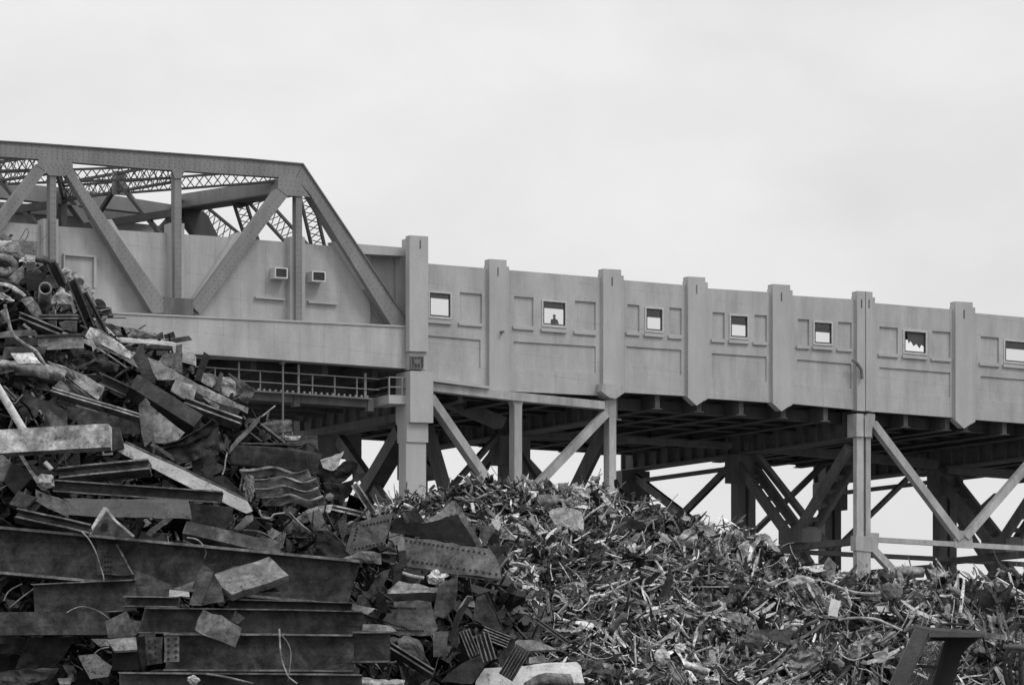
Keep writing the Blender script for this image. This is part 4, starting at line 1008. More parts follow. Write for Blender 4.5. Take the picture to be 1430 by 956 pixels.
pl('T3', 'pale upright box end at the ridge', [(590, 192), (640, 205), (682, 268), (682, 335), (592, 312)], .52, style='paint', th=.3)
pl('T3', 'grey upright flange on the left of the pale box end', [(552, 200), (592, 192), (594, 385), (552, 372)], .16, dy=-.25)
pl('T3', 'jagged dark torn plate rising right of the speckled plank', [(265, 285), (300, 205), (312, 182), (338, 215), (345, 260), (410, 330), (415, 455), (330, 430), (305, 350)], .08, dy=-.4, rough=.03)
pl('T3', 'dull grey block behind the upright flange', [(455, 262), (552, 250), (552, 382), (480, 345)], .16, dy=.1)
pl('T3', 'white paper-like scrap near the ridge', [(412, 302), (460, 308), (440, 326), (415, 322)], .65, dy=-.1)
pl('T3', 'long flat grey girder plate sloping down right', [(365, 282), (540, 368), (700, 460), (1035, 615), (1030, 655), (850, 590), (690, 512), (680, 470), (545, 430), (430, 432), (400, 380)], .28, style='pitted', dy=-.5, th=.07)
pl('T3', 'square cut flap hanging from the long girder plate', [(548, 432), (692, 472), (668, 580), (515, 505)], .32, style='pitted', dy=-.65)
pl('T3', 'upright black blade on the slope', [(740, 243), (780, 270), (745, 360), (716, 442), (675, 430), (705, 340)], .035, dy=-.6)
pl('T3', 'thin dark curved horn right of the upright black blade', [(850, 378), (868, 388), (846, 512), (802, 498), (825, 430)], .1, dy=-.4)
bs('T3', 'corroded light plate between the blade and the horn', [(728, 388), (790, 395), (835, 425)], [(718, 448), (755, 470), (795, 482)], .3, style='pitted')
bs('T3', 'pale corroded curl right of the dark horn', [(850, 420), (900, 415), (942, 440)], [(848, 515), (900, 545), (940, 545)], .42, style='pitted', dy=.05)
bs('T3', 'dark flanged edge plate at the heap shoulder', [(905, 385), (1000, 440), (1085, 505)], [(942, 542), (990, 570), (1025, 600)], .1, dy=-.05)
be('T3', 'thick dark box beam sloping down right in mid heap', (255, 470), (690, 742), 115, .05, kind='box', b=.2, roll=28, dy=-.8)
be('T3', 'dark beam end stacked on the upper left of the box beam', (60, 430), (320, 545), 75, .055, b=.18, dy=-.3)
be('T3', 'light-edged beam running beneath the flat girder plate', (610, 590), (985, 728), 52, .12, b=.14, roll=25, dy=-.7)
be('T3', 'dark angle wedged under the flat girder plate', (690, 530), (970, 660), 50, .06, kind='L', b=.15, dy=-.2)
pl('T3', 'white triangular scrap under the flat girder plate', [(730, 545), (842, 598), (840, 622), (790, 600)], .5, dy=-.35)
pl('T3', 'narrow mottled fin standing in front of the triangular plate', [(352, 548), (378, 582), (408, 822), (345, 878), (322, 790), (303, 600)], .13, dy=-1.1, th=.04)
pl('T3', 'broad smooth grey triangular plate under the box beam', [(378, 598), (480, 680), (612, 782), (560, 840), (488, 858), (408, 850)], .25, dy=-.8, style='pitted')
bs('T3', 'black curved channel sweeping up to the right', [(800, 690), (710, 762), (600, 820), (470, 865)], [(838, 722), (750, 805), (620, 858), (470, 895)], .012, dy=-1.0, bulge=-.1)
bs('T3', 'dark curved plate beneath the black curved channel', [(840, 740), (720, 830), (600, 870), (440, 905)], [(850, 900), (720, 950), (600, 990), (560, 1000)], .04, dy=-.7)
be('T3', 'thin dark beam heading down right under the mottled fin', (395, 860), (540, 960), 24, .09, dy=-1.0)
# --- shoulder
pl('T5', 'pointed twisted blade leaning up to the right', [(640, 92), (632, 135), (560, 215), (500, 272), (425, 355), (440, 300), (480, 250), (540, 192)], .15, dy=-1.3, th=.04, style='pitted')
TB('T5', 'metal_bar', 'thin pale rod pointing at the catwalk', 'metal bar', [(640, 108), (738, 30)], 4.5, .4, dy=-1.2, group=Gp['t'])
wi('T5', 'frayed pale cable hanging below the twisted blade', [(418, 340), (405, 400), (400, 450), (385, 490)], 5, .4, dy=-1.3)
bs('T5', 'upturned channel end with pale rim on the heap shoulder', [(650, 150), (760, 130), (838, 125), (853, 150)], [(700, 200), (780, 208), (850, 205), (855, 235)], .16, dy=0)
be('T5', 'diagonal dark angle iron under the pale-rimmed channel end', (640, 160), (800, 285), 28, .12, kind='L', b=.12, roll=20, dy=-.2)
be('T5', 'shorter diagonal angle iron crossing left of its longer twin', (560, 210), (640, 270), 22, .1, kind='L', b=.1, roll=20, dy=-.3)
bs('T5', 'large dark plate girder with a flared right end', [(440, 290), (700, 305), (900, 325), (1050, 352)], [(430, 430), (640, 450), (850, 475), (1000, 500)], .045, dy=-.8, th=.05, dent=.015, style='rust')
bs('T5', 'curled upper flange of the large plate girder', [(500, 278), (760, 280), (880, 268), (945, 232), (1018, 232)], [(500, 292), (740, 295), (900, 298), (960, 285), (1030, 335)], .1, dy=-.6, dent=.01)
bs('T5', 'torn pale flake behind the curled flange', [(800, 240), (860, 242), (905, 240)], [(810, 262), (860, 268), (895, 262)], .4, dy=-.1)
NM = ('topmost', 'second', 'third', 'lowest')
for i, (dx, dy_) in enumerate(((0, 0), (70, 62), (95, 122), (140, 180))):
    tp_ = [(500+dx, 462+dy_), (600+dx, 458+dy_), (740+dx*.7, 440+dy_), (860+dx*.7, 478+dy_), (960+dx*.7, 450+dy_*1.03)]
    mid_ = [(p[0]+26, p[1]+62) for p in tp_]
    o = bs('T5', '%s wavy rusted sheet pile of the four stacked on the heap shoulder' % NM[i], tp_, mid_, .1, dy=-.9-.18*i, style='pitted', th=.03, dent=.02, name='sheet_pile')
    rim = SH('T5', 'bright_rim', None, None, tp_, [(p[0], p[1]+7) for p in tp_], .22, th=.05, dy=-1.0-.18*i, style='pitted', dent=.005)
    rim.location = rim.location-o.location; rim.parent = o
    for key in ('group', 'category'):
        if key in rim: del rim[key]
LUMP('T5', 'knotted_scrap', 'knobbly rusted lump at the left end of the sheet piles', 'scrap piece', (560, 580), 42, 90, .2, freq=4, amp=.6, dy=-1.2)
LUMP('T5', 'knotted_scrap', 'small knobbly lump at the upper right of the sheet piles', 'scrap piece', (945, 462), 38, 22, .2, freq=4, amp=.6, dy=-1.0)
LUMP('T5', 'knotted_scrap', 'small rounded lump at the lower right of the sheet piles', 'scrap piece', (1100, 640), 30, 28, .2, freq=3, amp=.4, dy=-.9)
pl('T5', 'dull upright hatch with rounded top in the dark hollow', [(255, 440), (262, 350), (300, 345), (345, 400), (375, 470), (290, 510), (258, 500)], .09, dy=-.4)
pl('T5', 'dark square tube end beside the rounded hatch', [(165, 335), (250, 345), (248, 500), (190, 490)], .04, dy=-.3, th=.2)
pl('T5', 'broad dark plate above the pale sloping girder', [(270, 510), (400, 495), (560, 660), (550, 700)], .03, dy=-.6)
# pale sloping girder
o = pl('X', 'long pale painted girder sloping down to the right', [(163, 629), (173.6, 618.5), (250, 653), (345, 699), (353, 713), (344, 716.5), (250, 672.5)], .64, dy=-1.5, style='paint', th=.05, rough=.004, name='painted_girder')
f = PL('X', 'flange', 'dark upper flange of the pale girder', None, [(173, 617.5), (176, 615.5), (252, 650), (347, 697), (345, 699.5), (250, 653.5)], .16, th=.25, dy=-1.5, rough=0, parent=o)
# --- middle left
r = empty('stained_box_girder', pts3('T4', [(300, 180)], -1.6)[0], 'thick pale stained box girder with dark square end', 'steel beam', Gp['b'])
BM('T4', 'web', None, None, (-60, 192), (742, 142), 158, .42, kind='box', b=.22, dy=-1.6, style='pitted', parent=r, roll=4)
PL('T4', 'top_rim', None, None, [(-40, 104), (720, 58), (722, 66), (-40, 112)], .75, th=.1, dy=-1.98, parent=r, style='paint', rough=0)
PL('T4', 'end_plate', 'dark end plate of the girder', None, [(726, 72), (795, 80), (826, 212), (745, 238)], .06, th=.3, dy=-1.98, parent=r)
for o_ in r.children:
    for key in ('group',):
        if key in o_: del o_[key]
pl('T4', 'pale bent bracket hanging under the box girder end', [(682, 232), (692, 232), (697, 252), (752, 246), (752, 262), (686, 264)], .4, dy=-1.8, th=.03)
TB('T4', 'pole_end', 'white rounded pole end below the box girder', 'pole', [(300, 310), (345, 360)], 17, .6, dy=-1.2, style='paint', group=Gp['t'])
be('T4', 'short rusty beam with flared end, above the long dark channel', (390, 405), (1005, 345), 78, .13, kind='I', b=.2, dy=-1.3, roll=15)
pl('T4', 'brown square plate at the far left edge', [(-30, 270), (15, 260), (76, 312), (25, 440), (-30, 430)], .14, dy=-1.3)
pl('T4', 'black square plate leaning next to the brown square plate', [(76, 314), (235, 388), (180, 450), (105, 532), (25, 440)], .025, dy=-1.2, th=.1)
pl('T4', 'slanted light strap crossing the black square plate', [(122, 264), (152, 266), (232, 390), (302, 498), (272, 492), (210, 400)], .26, dy=-1.6)
pl('T4', 'black triangular wedge right of the slanted strap', [(200, 320), (400, 388), (330, 420), (235, 385)], .03, dy=-1.1)
LUMP('T4', 'concrete_lump', 'rough pale concrete lump at the left end of the long dark channel', 'concrete lump', (300, 440), 68, 55, .34, freq=3, dy=-1.5)
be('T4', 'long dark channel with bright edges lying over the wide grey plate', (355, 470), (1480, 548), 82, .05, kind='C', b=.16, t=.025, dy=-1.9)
pl('T4', 'wide smooth grey flange plate under the long dark channel', [(420, 552), (800, 556), (1256, 560), (1278, 690), (900, 680), (458, 662), (460, 570)], .17, dy=-1.7, th=.08, style='paint', rough=.006)
pl('T5', 'dark girder web right of the wide grey flange plate', [(150, 684), (460, 706), (440, 790), (402, 862), (170, 806)], .045, dy=-1.6)
pl('T5', 'grey cut wedge below the tip of the pale sloping girder', [(590, 760), (545, 760), (460, 850), (510, 858), (590, 795)], .2, dy=-1.6)
be('T4', 'small beam stub sloping right, tip behind the triangular bracket', (110, 665), (600, 775), 70, .075, b=.14, dy=-1.9, roll=18)
pl('T4', 'small plate with a round hole at left', [(238, 490), (460, 575), (456, 680), (236, 568)], .14, dy=-1.7, holes=[((272, 530), (272, 530), 1, .03)])
pl('T4', 'dark cube-like offcut on the left below the strap', [(125, 500), (240, 545), (170, 620), (62, 590)], .08, dy=-1.8, th=.2)
# triangular bracket
r = empty('triangular_bracket', pts3('T4', [(740, 800)], -2.1)[0], 'triangular steel bracket with bright cut edges and a round hole', 'bracket', Gp['p'])
PL('T4', 'plate', None, None, [(695, 625), (765, 705), (880, 808), (590, 795)], .09, th=.05, dy=-2.1, parent=r, holes=[((697, 742), (697, 742), 1, .07)])
PL('T4', 'edge', None, None, [(692, 607), (708, 628), (600, 792), (578, 796)], .5, th=.12, dy=-2.15, parent=r, rough=.006)
PL('T4', 'edge', None, None, [(696, 608), (712, 610), (776, 695), (900, 800), (888, 812), (766, 712)], .55, th=.12, dy=-2.15, parent=r, rough=.006)
for o_ in r.children:
    if 'group' in o_: del o_['group']
# the giant girders
r = empty('plate_girder', W(250, 800, 62), 'biggest dark plate girder spanning the lower left heap', 'steel beam', Gp['b'])
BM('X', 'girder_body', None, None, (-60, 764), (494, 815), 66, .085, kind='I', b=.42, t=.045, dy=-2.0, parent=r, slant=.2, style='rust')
PL('T6', 'stiffener', 'angled stiffener plate with rivet holes', None, [(650, 45), (775, 35), (890, 238), (650, 240)], .07, th=.05, dy=-2.28, parent=r, holes=[((700, 120), (700, 220), 4), ((720, 120), (720, 220), 4), ((740, 120), (740, 220), 4)])
PL('T6', 'stiffener_edge', None, None, [(772, 35), (784, 35), (895, 236), (884, 238)], .25, th=.06, dy=-2.33, parent=r)
for o_ in r.children:
    if 'group' in o_: del o_['group']
be('X', 'scribbled dark girder with white paint marks below the biggest girder', (49, 838), (190, 832), 44, .075, kind='I', b=.32, dy=-2.3, t=.02)
be('X', 'flat brown bar lying across the bottom left corner', (-30, 871), (152, 870), 32, .07, kind='box', b=.14, dy=-2.2, style='rust')
bs('T6', 'black leaning slab at the bottom left corner', [(-40, 645), (90, 650), (180, 655)], [(-40, 760), (60, 770), (160, 755)], .02, dy=-1.2)
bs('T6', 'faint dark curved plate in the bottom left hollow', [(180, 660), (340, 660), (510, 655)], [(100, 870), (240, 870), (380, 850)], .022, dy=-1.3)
bs('T6', 'lowest dark sheet along the bottom left edge', [(-40, 905), (120, 875), (380, 865)], [(-40, 990), (150, 980), (340, 930)], .05, dy=-1.6)
pl('T6', 'pentagonal grey offcut under the open channel mouth', [(702, 548), (845, 480), (868, 540), (955, 550), (905, 645), (870, 662), (722, 662)], .14, dy=-2.5, style='pitted')
pl('T6', 'tilted light tray plate below the pentagonal offcut', [(712, 672), (908, 655), (915, 738), (765, 746)], .18, dy=-2.8, tilt=(0, -.01), style='pitted')
pl('T6', 'pitch black box front under the tilted tray plate', [(748, 748), (912, 740), (935, 870), (748, 876)], .012, dy=-2.4, th=.4)
pl('T6', 'rough grey square plate near the bottom left', [(520, 778), (640, 766), (748, 850), (722, 918), (602, 934), (560, 860)], .15, dy=-2.3, style='pitted')
pl('T6', 'small grey wedge between the square plate and the tray', [(605, 666), (722, 666), (728, 712), (662, 716)], .2, dy=-2.2)
pl('T6', 'little pale plate at the very bottom left', [(382, 930), (480, 925), (470, 970), (400, 970)], .2, dy=-2.1)
r = empty('riveted_bracket', pts3('T6', [(990, 850)], -2.6)[0], 'dark angle bracket with drilled holes at the girder stack end', 'bracket', Gp['p'])
PL('T6', 'front_plate', None, None, [(968, 655), (1085, 652), (1082, 828), (985, 842)], .09, dy=-2.7, parent=r, holes=[((995, 685), (1005, 815), 4), ((1035, 680), (1040, 805), 4)])
PL('T6', 'side_plate', None, None, [(900, 655), (965, 650), (985, 845), (950, 860)], .05, dy=-2.5, parent=r)
for o_ in r.children:
    if 'group' in o_: del o_['group']
pl('T7', 'grey plate with two columns of drilled holes', [(-5, 645), (97, 648), (97, 818), (-5, 822)], .15, dy=-3.2, holes=[((25, 670), (25, 800), 4), ((75, 665), (75, 790), 4)])
be('X', 'open-ended channel behind the long front channel, left part', (175, 840), (250, 841), 15, .09, kind='C', b=.3, t=.02, dy=-2.6)
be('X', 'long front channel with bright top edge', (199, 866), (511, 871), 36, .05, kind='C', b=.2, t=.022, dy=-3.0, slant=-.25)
be('X', 'thin channel showing just above the long front channel', (319, 844), (492, 849), 16, .055, kind='C', b=.2, t=.018, dy=-2.4)
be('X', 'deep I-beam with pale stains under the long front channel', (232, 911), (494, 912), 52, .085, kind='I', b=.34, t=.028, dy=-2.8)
be('X', 'lowest beam at the bottom edge, only its top flange showing', (167, 953), (505, 956), 30, .07, kind='I', b=.24, t=.028, dy=-2.9)
pl('T7', 'thick rectangular block plate lying on the beams', [(332, 235), (520, 175), (695, 118), (828, 242), (640, 310), (450, 372), (375, 315)], .14, dy=-3.0, th=.14, tilt=(0, -.012), style='pitted')
pl('T7', 'leaning dark plate left of the thick block plate', [(255, 170), (326, 215), (285, 330), (243, 446), (160, 440), (205, 300)], .1, dy=-3.2)
pl('T7', 'dark plate between the leaning plate and the block', [(328, 245), (378, 312), (400, 420), (245, 446)], .1, dy=-2.9)
pl('T7', 'small bright white plate on the channel', [(32, 338), (160, 352), (166, 386), (28, 386)], .6, dy=-2.7, style='paint')
pl('T7', 'light triangular scrap above the small white plate', [(60, 332), (200, 280), (172, 350)], .3, dy=-2.6)
pl('T6', 'dark trapezoid offcut with bright sloping edge', [(898, 208), (1010, 245), (1138, 306), (1125, 385), (885, 380)], .1, dy=-2.4)
pl('T7', 'mottled pale plate hanging over the front channel', [(256, 470), (320, 500), (380, 508), (420, 540), (512, 592), (500, 650), (468, 722), (340, 670), (202, 605), (220, 540)], .2, dy=-3.7, style='pitted', rough=.02)
pl('T7', 'small dark square beside the hanging mottled plate', [(470, 478), (538, 526), (490, 568), (440, 545)], .08, dy=-3.6)
pl('T7', 'black offcut with pointed end below the block plate', [(440, 385), (700, 300), (772, 350), (620, 360), (540, 385)], .02, dy=-2.4)
be('X', 'light-topped square bar sloping down above the biggest girder', (257, 740), (391, 770), 19, .12, kind='box', b=.14, dy=-2.2, roll=20)
wi('T7', 'hooped wire curling over the biggest girder', [(150, -8), (215, 5), (262, 50), (276, 90), (264, 130)], 6, .3, dy=-2.6)
wi('T6', 'long wire hanging down over the left girders', [(545, -50), (595, 5), (640, 90), (668, 180), (690, 250), (696, 360), (688, 490)], 5, .28, dy=-2.7)
wi('T6', 'thin wire arch in front of the flat brown bar', [(445, 492), (500, 462), (560, 452), (650, 478), (730, 530)], 3.5, .28, dy=-2.9)
wi('T6', 'curved wire hooking out at the lower left, upper of two', [(25, 415), (50, 360), (95, 325), (150, 298)], 5, .22, dy=-1.8)
wi('T6', 'straight wire in the lower left gap, lower of two', [(60, 462), (140, 395), (232, 328)], 5, .2, dy=-1.8)
wi('T7', 'pale looped wire dangling in front of the deep I-beam', [(765, 600), (770, 700), (780, 800), (812, 890), (832, 925), (885, 965)], 6, .32, dy=-3.6)
wi('T7', 'thinner wire arc beside the pale dangling wire', [(778, 640), (820, 690), (842, 760), (835, 860), (822, 950)], 3.5, .25, dy=-3.6)
wi('T6', 'short pale wire above the rough grey square plate', [(630, 765), (670, 735), (728, 722)], 5, .25, dy=-2.8)
TB('T7', 'pipe', 'slim pipe sloping at the bottom edge under the lowest beam', 'pipe', [(275, 900), (400, 920), (590, 965)], 8, .16, dy=-3.5, group=Gp['t'])
LUMP('T7', 'white_lump', 'whitish crumpled lump at the bottom edge', 'scrap piece', (190, 940), 42, 30, .5, dy=-3.6)
wi('T5', 'curved cable drooping right of the pale girder tip', [(520, 860), (600, 865), (680, 890), (760, 955)], 6, .1, dy=-1.8)
wi('T5', 'thin twig-like wire crossing the sheet piles', [(640, 705), (700, 665), (750, 620), (785, 580)], 3.5, .12, dy=-2.0)
TB('T5', 'bent_strip', 'kinked pale rod below the sheet piles', 'metal bar', [(632, 725), (648, 770), (705, 780), (730, 755), (800, 745)], 6, .4, dy=-1.7, group=Gp['t'])
# --- right part of the left heap
bs('T5', 'torn light wedge sheet under the sheet piles', [(800, 835), (900, 760), (975, 705), (1110, 692)], [(850, 850), (930, 825), (1010, 755), (1080, 745)], .36, dy=-1.6, style='pitted', dent=.05)
be('T8', 'light ribbed channel pointing left behind the riveted plate', (95, 290), (315, 342), 34, .32, kind='I', b=.12, dy=-1.2)
be('T8', 'ribbed post leaning left above the riveted plate', (232, 152), (345, 325), 44, .16, kind='I', b=.1, dy=-.9)
bs('Z', 'dark rippled sheet at the sky edge, upper of two', [(188, 660), (250, 705), (320, 655), (390, 655)], [(165, 735), (260, 785), (330, 755), (395, 700)], .025, dy=-.6)
bs('Z', 'pale shiny fold on top of the dark rippled sheets', [(190, 655), (260, 625), (322, 598)], [(200, 690), (255, 710), (290, 670)], .5, dy=-.75, style='paint')
bs('Z', 'dark rippled sheet at the sky edge, lower of two', [(200, 775), (280, 782), (360, 762), (400, 735)], [(205, 850), (280, 870), (340, 850), (375, 800)], .02, dy=-.8)
pl('Z', 'dark pointed shard jutting right toward the sky', [(362, 700), (400, 720), (448, 716), (395, 768), (370, 762)], .04, dy=-.7)
pl('T8', 'riveted plate with thick torn left edge, standing on end', [(228, 382), (462, 325), (440, 430), (410, 512), (300, 545), (212, 575), (180, 545)], .12, dy=-1.7, th=.12, style='pitted', holes=[((290, 400), (435, 370), 8), ((235, 480), (250, 420), 4), ((240, 540), (395, 505), 8)])
bs('T8', 'thin light saddle sheet with ragged edge left of the riveted plate', [(-10, 392), (110, 402), (235, 378)], [(-10, 402), (110, 425), (215, 440)], .32, dy=-1.5, dent=.04, style='pitted')
bs('T8', 'smooth humped sheet above the biggest girder end', [(60, 612), (180, 600), (285, 555), (388, 560)], [(60, 625), (200, 640), (300, 618), (395, 630)], .2, dy=-1.9)
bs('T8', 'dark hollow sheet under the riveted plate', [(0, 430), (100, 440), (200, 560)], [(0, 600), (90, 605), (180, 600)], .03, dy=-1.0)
pl('T8', 'black cut gusset with concave top edge', [(445, 372), (520, 342), (540, 380), (600, 392), (700, 375), (850, 330), (960, 520), (700, 490), (560, 455), (452, 440)], .02, dy=-1.3, th=.06)
pl('T8', 'pale triangular sheet rising behind the black gusset', [(655, 372), (740, 320), (820, 248), (852, 318), (700, 382)], .3, dy=-1.1, style='pitted')
pl('T8', 'thick slanted flange on the right of the black gusset', [(832, 245), (868, 290), (940, 410), (1002, 522), (962, 526), (895, 430), (842, 330)], .17, dy=-1.6, th=.14, style='pitted')
pl('T8', 'small dark tile on the slope left of the pale triangle', [(532, 328), (598, 290), (655, 375), (572, 388)], .05, dy=-1.2)
r = empty('riveted_girder', pts3('T8', [(800, 700)], -1.9)[0], 'long riveted girder piece with two rows of holes', 'steel beam', Gp['b'])
PL('T8', 'web', None, None, [(520, 462), (720, 485), (1040, 538), (1080, 590), (1108, 660), (1110, 718), (850, 690), (548, 640)], .12, th=.1, dy=-2.0, tilt=(0, -.004), parent=r, style='pitted', holes=[((545, 490), (760, 522), 9, .023), ((790, 530), (1010, 566), 8, .023), ((555, 608), (780, 640), 9, .023), ((810, 648), (1080, 690), 8, .023)])
PL('T8', 'end_flange', None, None, [(485, 470), (525, 464), (542, 545), (495, 552)], .3, th=.15, dy=-2.2, parent=r, style='pitted')
PL('T8', 'laminated_edge', None, None, [(497, 555), (540, 548), (548, 645), (520, 650), (500, 760), (460, 745), (470, 640), (500, 620)], .05, th=.25, dy=-2.1, parent=r)
PL('T8', 'lower_flange', None, None, [(548, 642), (850, 694), (1110, 720), (1108, 728), (850, 702), (548, 650)], .05, th=.3, dy=-2.15, parent=r, rough=.004)
for o_ in r.children:
    if 'group' in o_: del o_['group']
be('T8', 'ribbed stub end left of the long riveted girder', (385, 590), (482, 598), 72, .17, kind='C', b=.1, dy=-1.9)
pl('T8', 'dark folded plate at the right end of the riveted girder', [(1030, 515), (1172, 512), (1130, 560), (1082, 602), (1060, 560)], .035, dy=-1.6)
pl('T8', 'curved dark hood piece above the riveted girder end', [(985, 430), (1010, 395), (1062, 400), (1072, 430), (1040, 470), (1018, 520), (1000, 505)], .11, dy=-1.5)
pl('T8', 'dark square recess panel next to the hood piece', [(1030, 440), (1100, 455), (1095, 500), (1030, 512)], .02, dy=-1.3)
pl('T8', 'broad light shelf plate below the riveted girder', [(408, 802), (500, 728), (620, 745), (745, 772), (742, 800), (560, 800)], .27, dy=-2.4, tilt=(0, -.01), style='pitted')
pl('T8', 'black front lip under the light shelf plate', [(405, 804), (560, 802), (742, 802), (705, 852), (560, 850), (425, 840)], .025, dy=-2.5)
pl('T8', 'upright laminated flange with slanted top on the right of the shelf', [(735, 762), (850, 690), (846, 790), (832, 882), (766, 950), (708, 935), (715, 850)], .085, dy=-2.7, th=.15)
pl('T8', 'light slanted cap on the upright laminated flange', [(735, 745), (795, 725), (852, 690), (852, 702), (740, 775)], .26, dy=-2.85, th=.12)
LUMP('T8', 'white_crumple', 'white crumpled scrap lying on the shelf plate', 'scrap piece', (725, 705), 62, 40, .62, dy=-2.8, freq=3.5, amp=.6, style='paint')
TB('T8', 'bent_strip', 'twisted light strap left of the white crumpled scrap', 'metal bar', [(520, 680), (580, 700), (650, 712)], 11, .32, dy=-2.7, group=Gp['t'])
pl('R1', 'wide web plate with faint rivet rows at its edges', [(338, 440), (500, 445), (640, 452), (682, 620), (642, 662), (400, 656), (330, 560)], .13, dy=-2.3, th=.06, holes=[((375, 485), (540, 492), 12, .02), ((425, 628), (590, 634), 12, .02)])
pl('R1', 'pale I-beam flange end right of the front channel', [(212, 592), (385, 602), (422, 636), (205, 630)], .3, dy=-3.0, th=.06, style='pitted')
be('R1', 'dark I-beam stub under the pale flange end', (150, 735), (382, 735), 196, .055, kind='I', b=.24, t=.03, dy=-2.8)
pl('R1', 'dull oblong plate standing right of the I-beam stub', [(650, 638), (748, 635), (748, 790), (655, 797)], .13, dy=-2.5)
be('R1', 'light-topped rail sloping down right near the bottom', (372, 735), (650, 905), 44, .05, kind='I', b=.1, dy=-3.0, roll=25)
pl('R1', 'laminated flange pack leaning up to the right', [(800, 512), (868, 414), (902, 418), (850, 515), (812, 600), (808, 740), (762, 730), (765, 640)], .06, dy=-2.7, th=.15)
pl('R1', 'light top face of the laminated flange pack', [(800, 508), (868, 410), (905, 416), (850, 516)], .28, dy=-2.85, style='pitted')
pl('R1', 'tall dark plate behind the laminated flange pack', [(905, 560), (925, 420), (975, 400), (1040, 520), (1092, 632), (1000, 610)], .06, dy=-2.0)
bs('R1', 'dark drum-like curved shell in the lower gap', [(432, 690), (500, 672), (570, 700)], [(450, 820), (540, 850), (640, 860)], .09, dy=-2.4, bulge=.2)
pl('R1', 'pointed black blade piercing left of the web plate', [(292, 405), (345, 398), (360, 450), (395, 522), (330, 520), (240, 545), (300, 500)], .015, dy=-2.9)
bs('R1', 'dark S-curved plate behind the shelf', [(165, 330), (230, 400), (300, 290), (385, 250)], [(200, 380), (245, 440), (320, 380), (370, 300)], .045, dy=-2.0)
pl('R1', 'light slab behind the front channel end', [(145, 460), (290, 492), (240, 530), (140, 500)], .3, dy=-2.6)
# finned castings
def fins(lab, a, b, wz, n, sh, dy, tile='R1'):
    A, B = pts3(tile, [a, b], dy); r_ = empty('finned_casting', (A+B)/2, lab, 'finned casting', 'finned castings at the heap foot')
    k = A.y/F/TILES[tile][2]; ax = (B-A).normalized(); sd = ax.cross(Vector((0, -1, 0))).normalized(); w_ = wz*k
    g = MB(); bar(g, A, B, w_, .08, Vector((0, -1, 0))); g.build('base', steel(.09), r_)
    for i in range(n):
        off = sd*(w_*(i/(n-1)-.5)); g = MB(); bar(g, A+off+Vector((0, -.09, 0)), B+off+Vector((0, -.09, 0)), w_/n*.4, .12, Vector((0, -1, 0))); g.build('fin', steel(sh, 'pitted'), r_)
fins('pale finned casting leaning left, leftmost of the four', (850, 630), (915, 790), 62, 4, .2, -2.9)
fins('finned casting with slotted end in the middle of the group', (960, 650), (1010, 820), 80, 4, .18, -3.0)
fins('bright finned casting lying flat, highest of the four', (965, 640), (1130, 705), 70, 5, .3, -2.9)
fins('long dark striped casting leaning right over the white slab', (1220, 740), (1110, 925), 95, 6, .12, -3.4)
HEAP['f'] = lambda u, v: YL(min(u, 700), v)-.8
pl('R2', 'dull grey roof-like plate above the white slab', [(448, 700), (465, 688), (572, 690), (716, 750), (545, 758), (445, 735)], .22, dy=-1.0, tilt=(0, -.012), style='pitted')
pl('R2', 'shaded side under the roof-like plate', [(445, 738), (545, 760), (540, 800), (470, 800)], .05, dy=-.8)  # slab's front: its shade put into a dark plate colour
pl('R2', 'long white painted slab at the bottom edge', [(198, 952), (255, 868), (520, 852), (700, 830), (832, 826), (862, 850), (885, 960), (200, 985)], .6, dy=-1.3, tilt=(0, -.008), style='paint', th=.1)
pl('R2', 'pale small frame behind the white slab', [(535, 800), (632, 782), (642, 832), (535, 838)], .3, dy=-.9)
bs('R2', 'brown curved cover in front of the white slab', [(505, 965), (620, 905), (800, 905)], [(520, 1010), (650, 990), (830, 980)], .13, dy=-1.7, bulge=.15)
pl('R1', 'broad dark wedge plate under the finned castings', [(700, 952), (800, 860), (962, 778), (985, 835), (900, 965)], .06, dy=-1.1)
pl('R1', 'dark slanted plate between the castings and the striped one', [(1060, 800), (1110, 730), (1170, 680), (1170, 740), (1080, 880)], .05, dy=-.9)
bs('R1', 'light rounded pipe shell at the bottom edge', [(75, 950), (130, 928), (200, 926), (330, 940), (480, 945)], [(75, 990), (150, 985), (220, 985), (330, 985), (480, 985)], .33, dy=-1.6, bulge=.1)
pl('R2', 'dark irregular plate edge left of the shredded heap', [(250, 385), (275, 395), (330, 520), (375, 625), (355, 632), (300, 520)], .04, dy=-.6)
be('R2', 'dark straight rail sloping down into the shredded heap', (570, 555), (790, 715), 30, .05, kind='I', b=.08, dy=-.2)
# ================================================================== RIGHT HEAP : the pieces one can point to
HEAP['f'] = lambda u, v: YR(u, v)-.32
GR = 'larger pieces in the shredded heap'
def p_(tl_, name, cat, lab, pts, sh, **k): return PL(tl_, name, lab, cat, pts, sh, group=GR, dy=k.pop('dy', -.5), **k)
def s_(tl_, name, cat, lab, A, B, sh, **k): return SH(tl_, name, lab, cat, A, B, sh, group=GR, dy=k.pop('dy', -.5), **k)
def t_(tl_, name, cat, lab, path, r, sh, **k): return TB(tl_, name, lab, cat, path, r, sh, group=GR, dy=k.pop('dy', -.6), **k)
def l_(tl_, name, cat, lab, c, rx, ry, sh, **k): return LUMP(tl_, name, lab, cat, c, rx, ry, sh, group=GR, dy=k.pop('dy', -.4), **k)
p_('R3', 'car_bonnet', 'metal panel', 'pale rounded panel like a car bonnet near the heap crest', [(820, 362), (845, 340), (900, 328), (980, 328), (1050, 345), (1085, 368), (1098, 440), (1098, 540), (1040, 505), (960, 480), (870, 460), (842, 410)], .5, style='pitted', rough=.02)
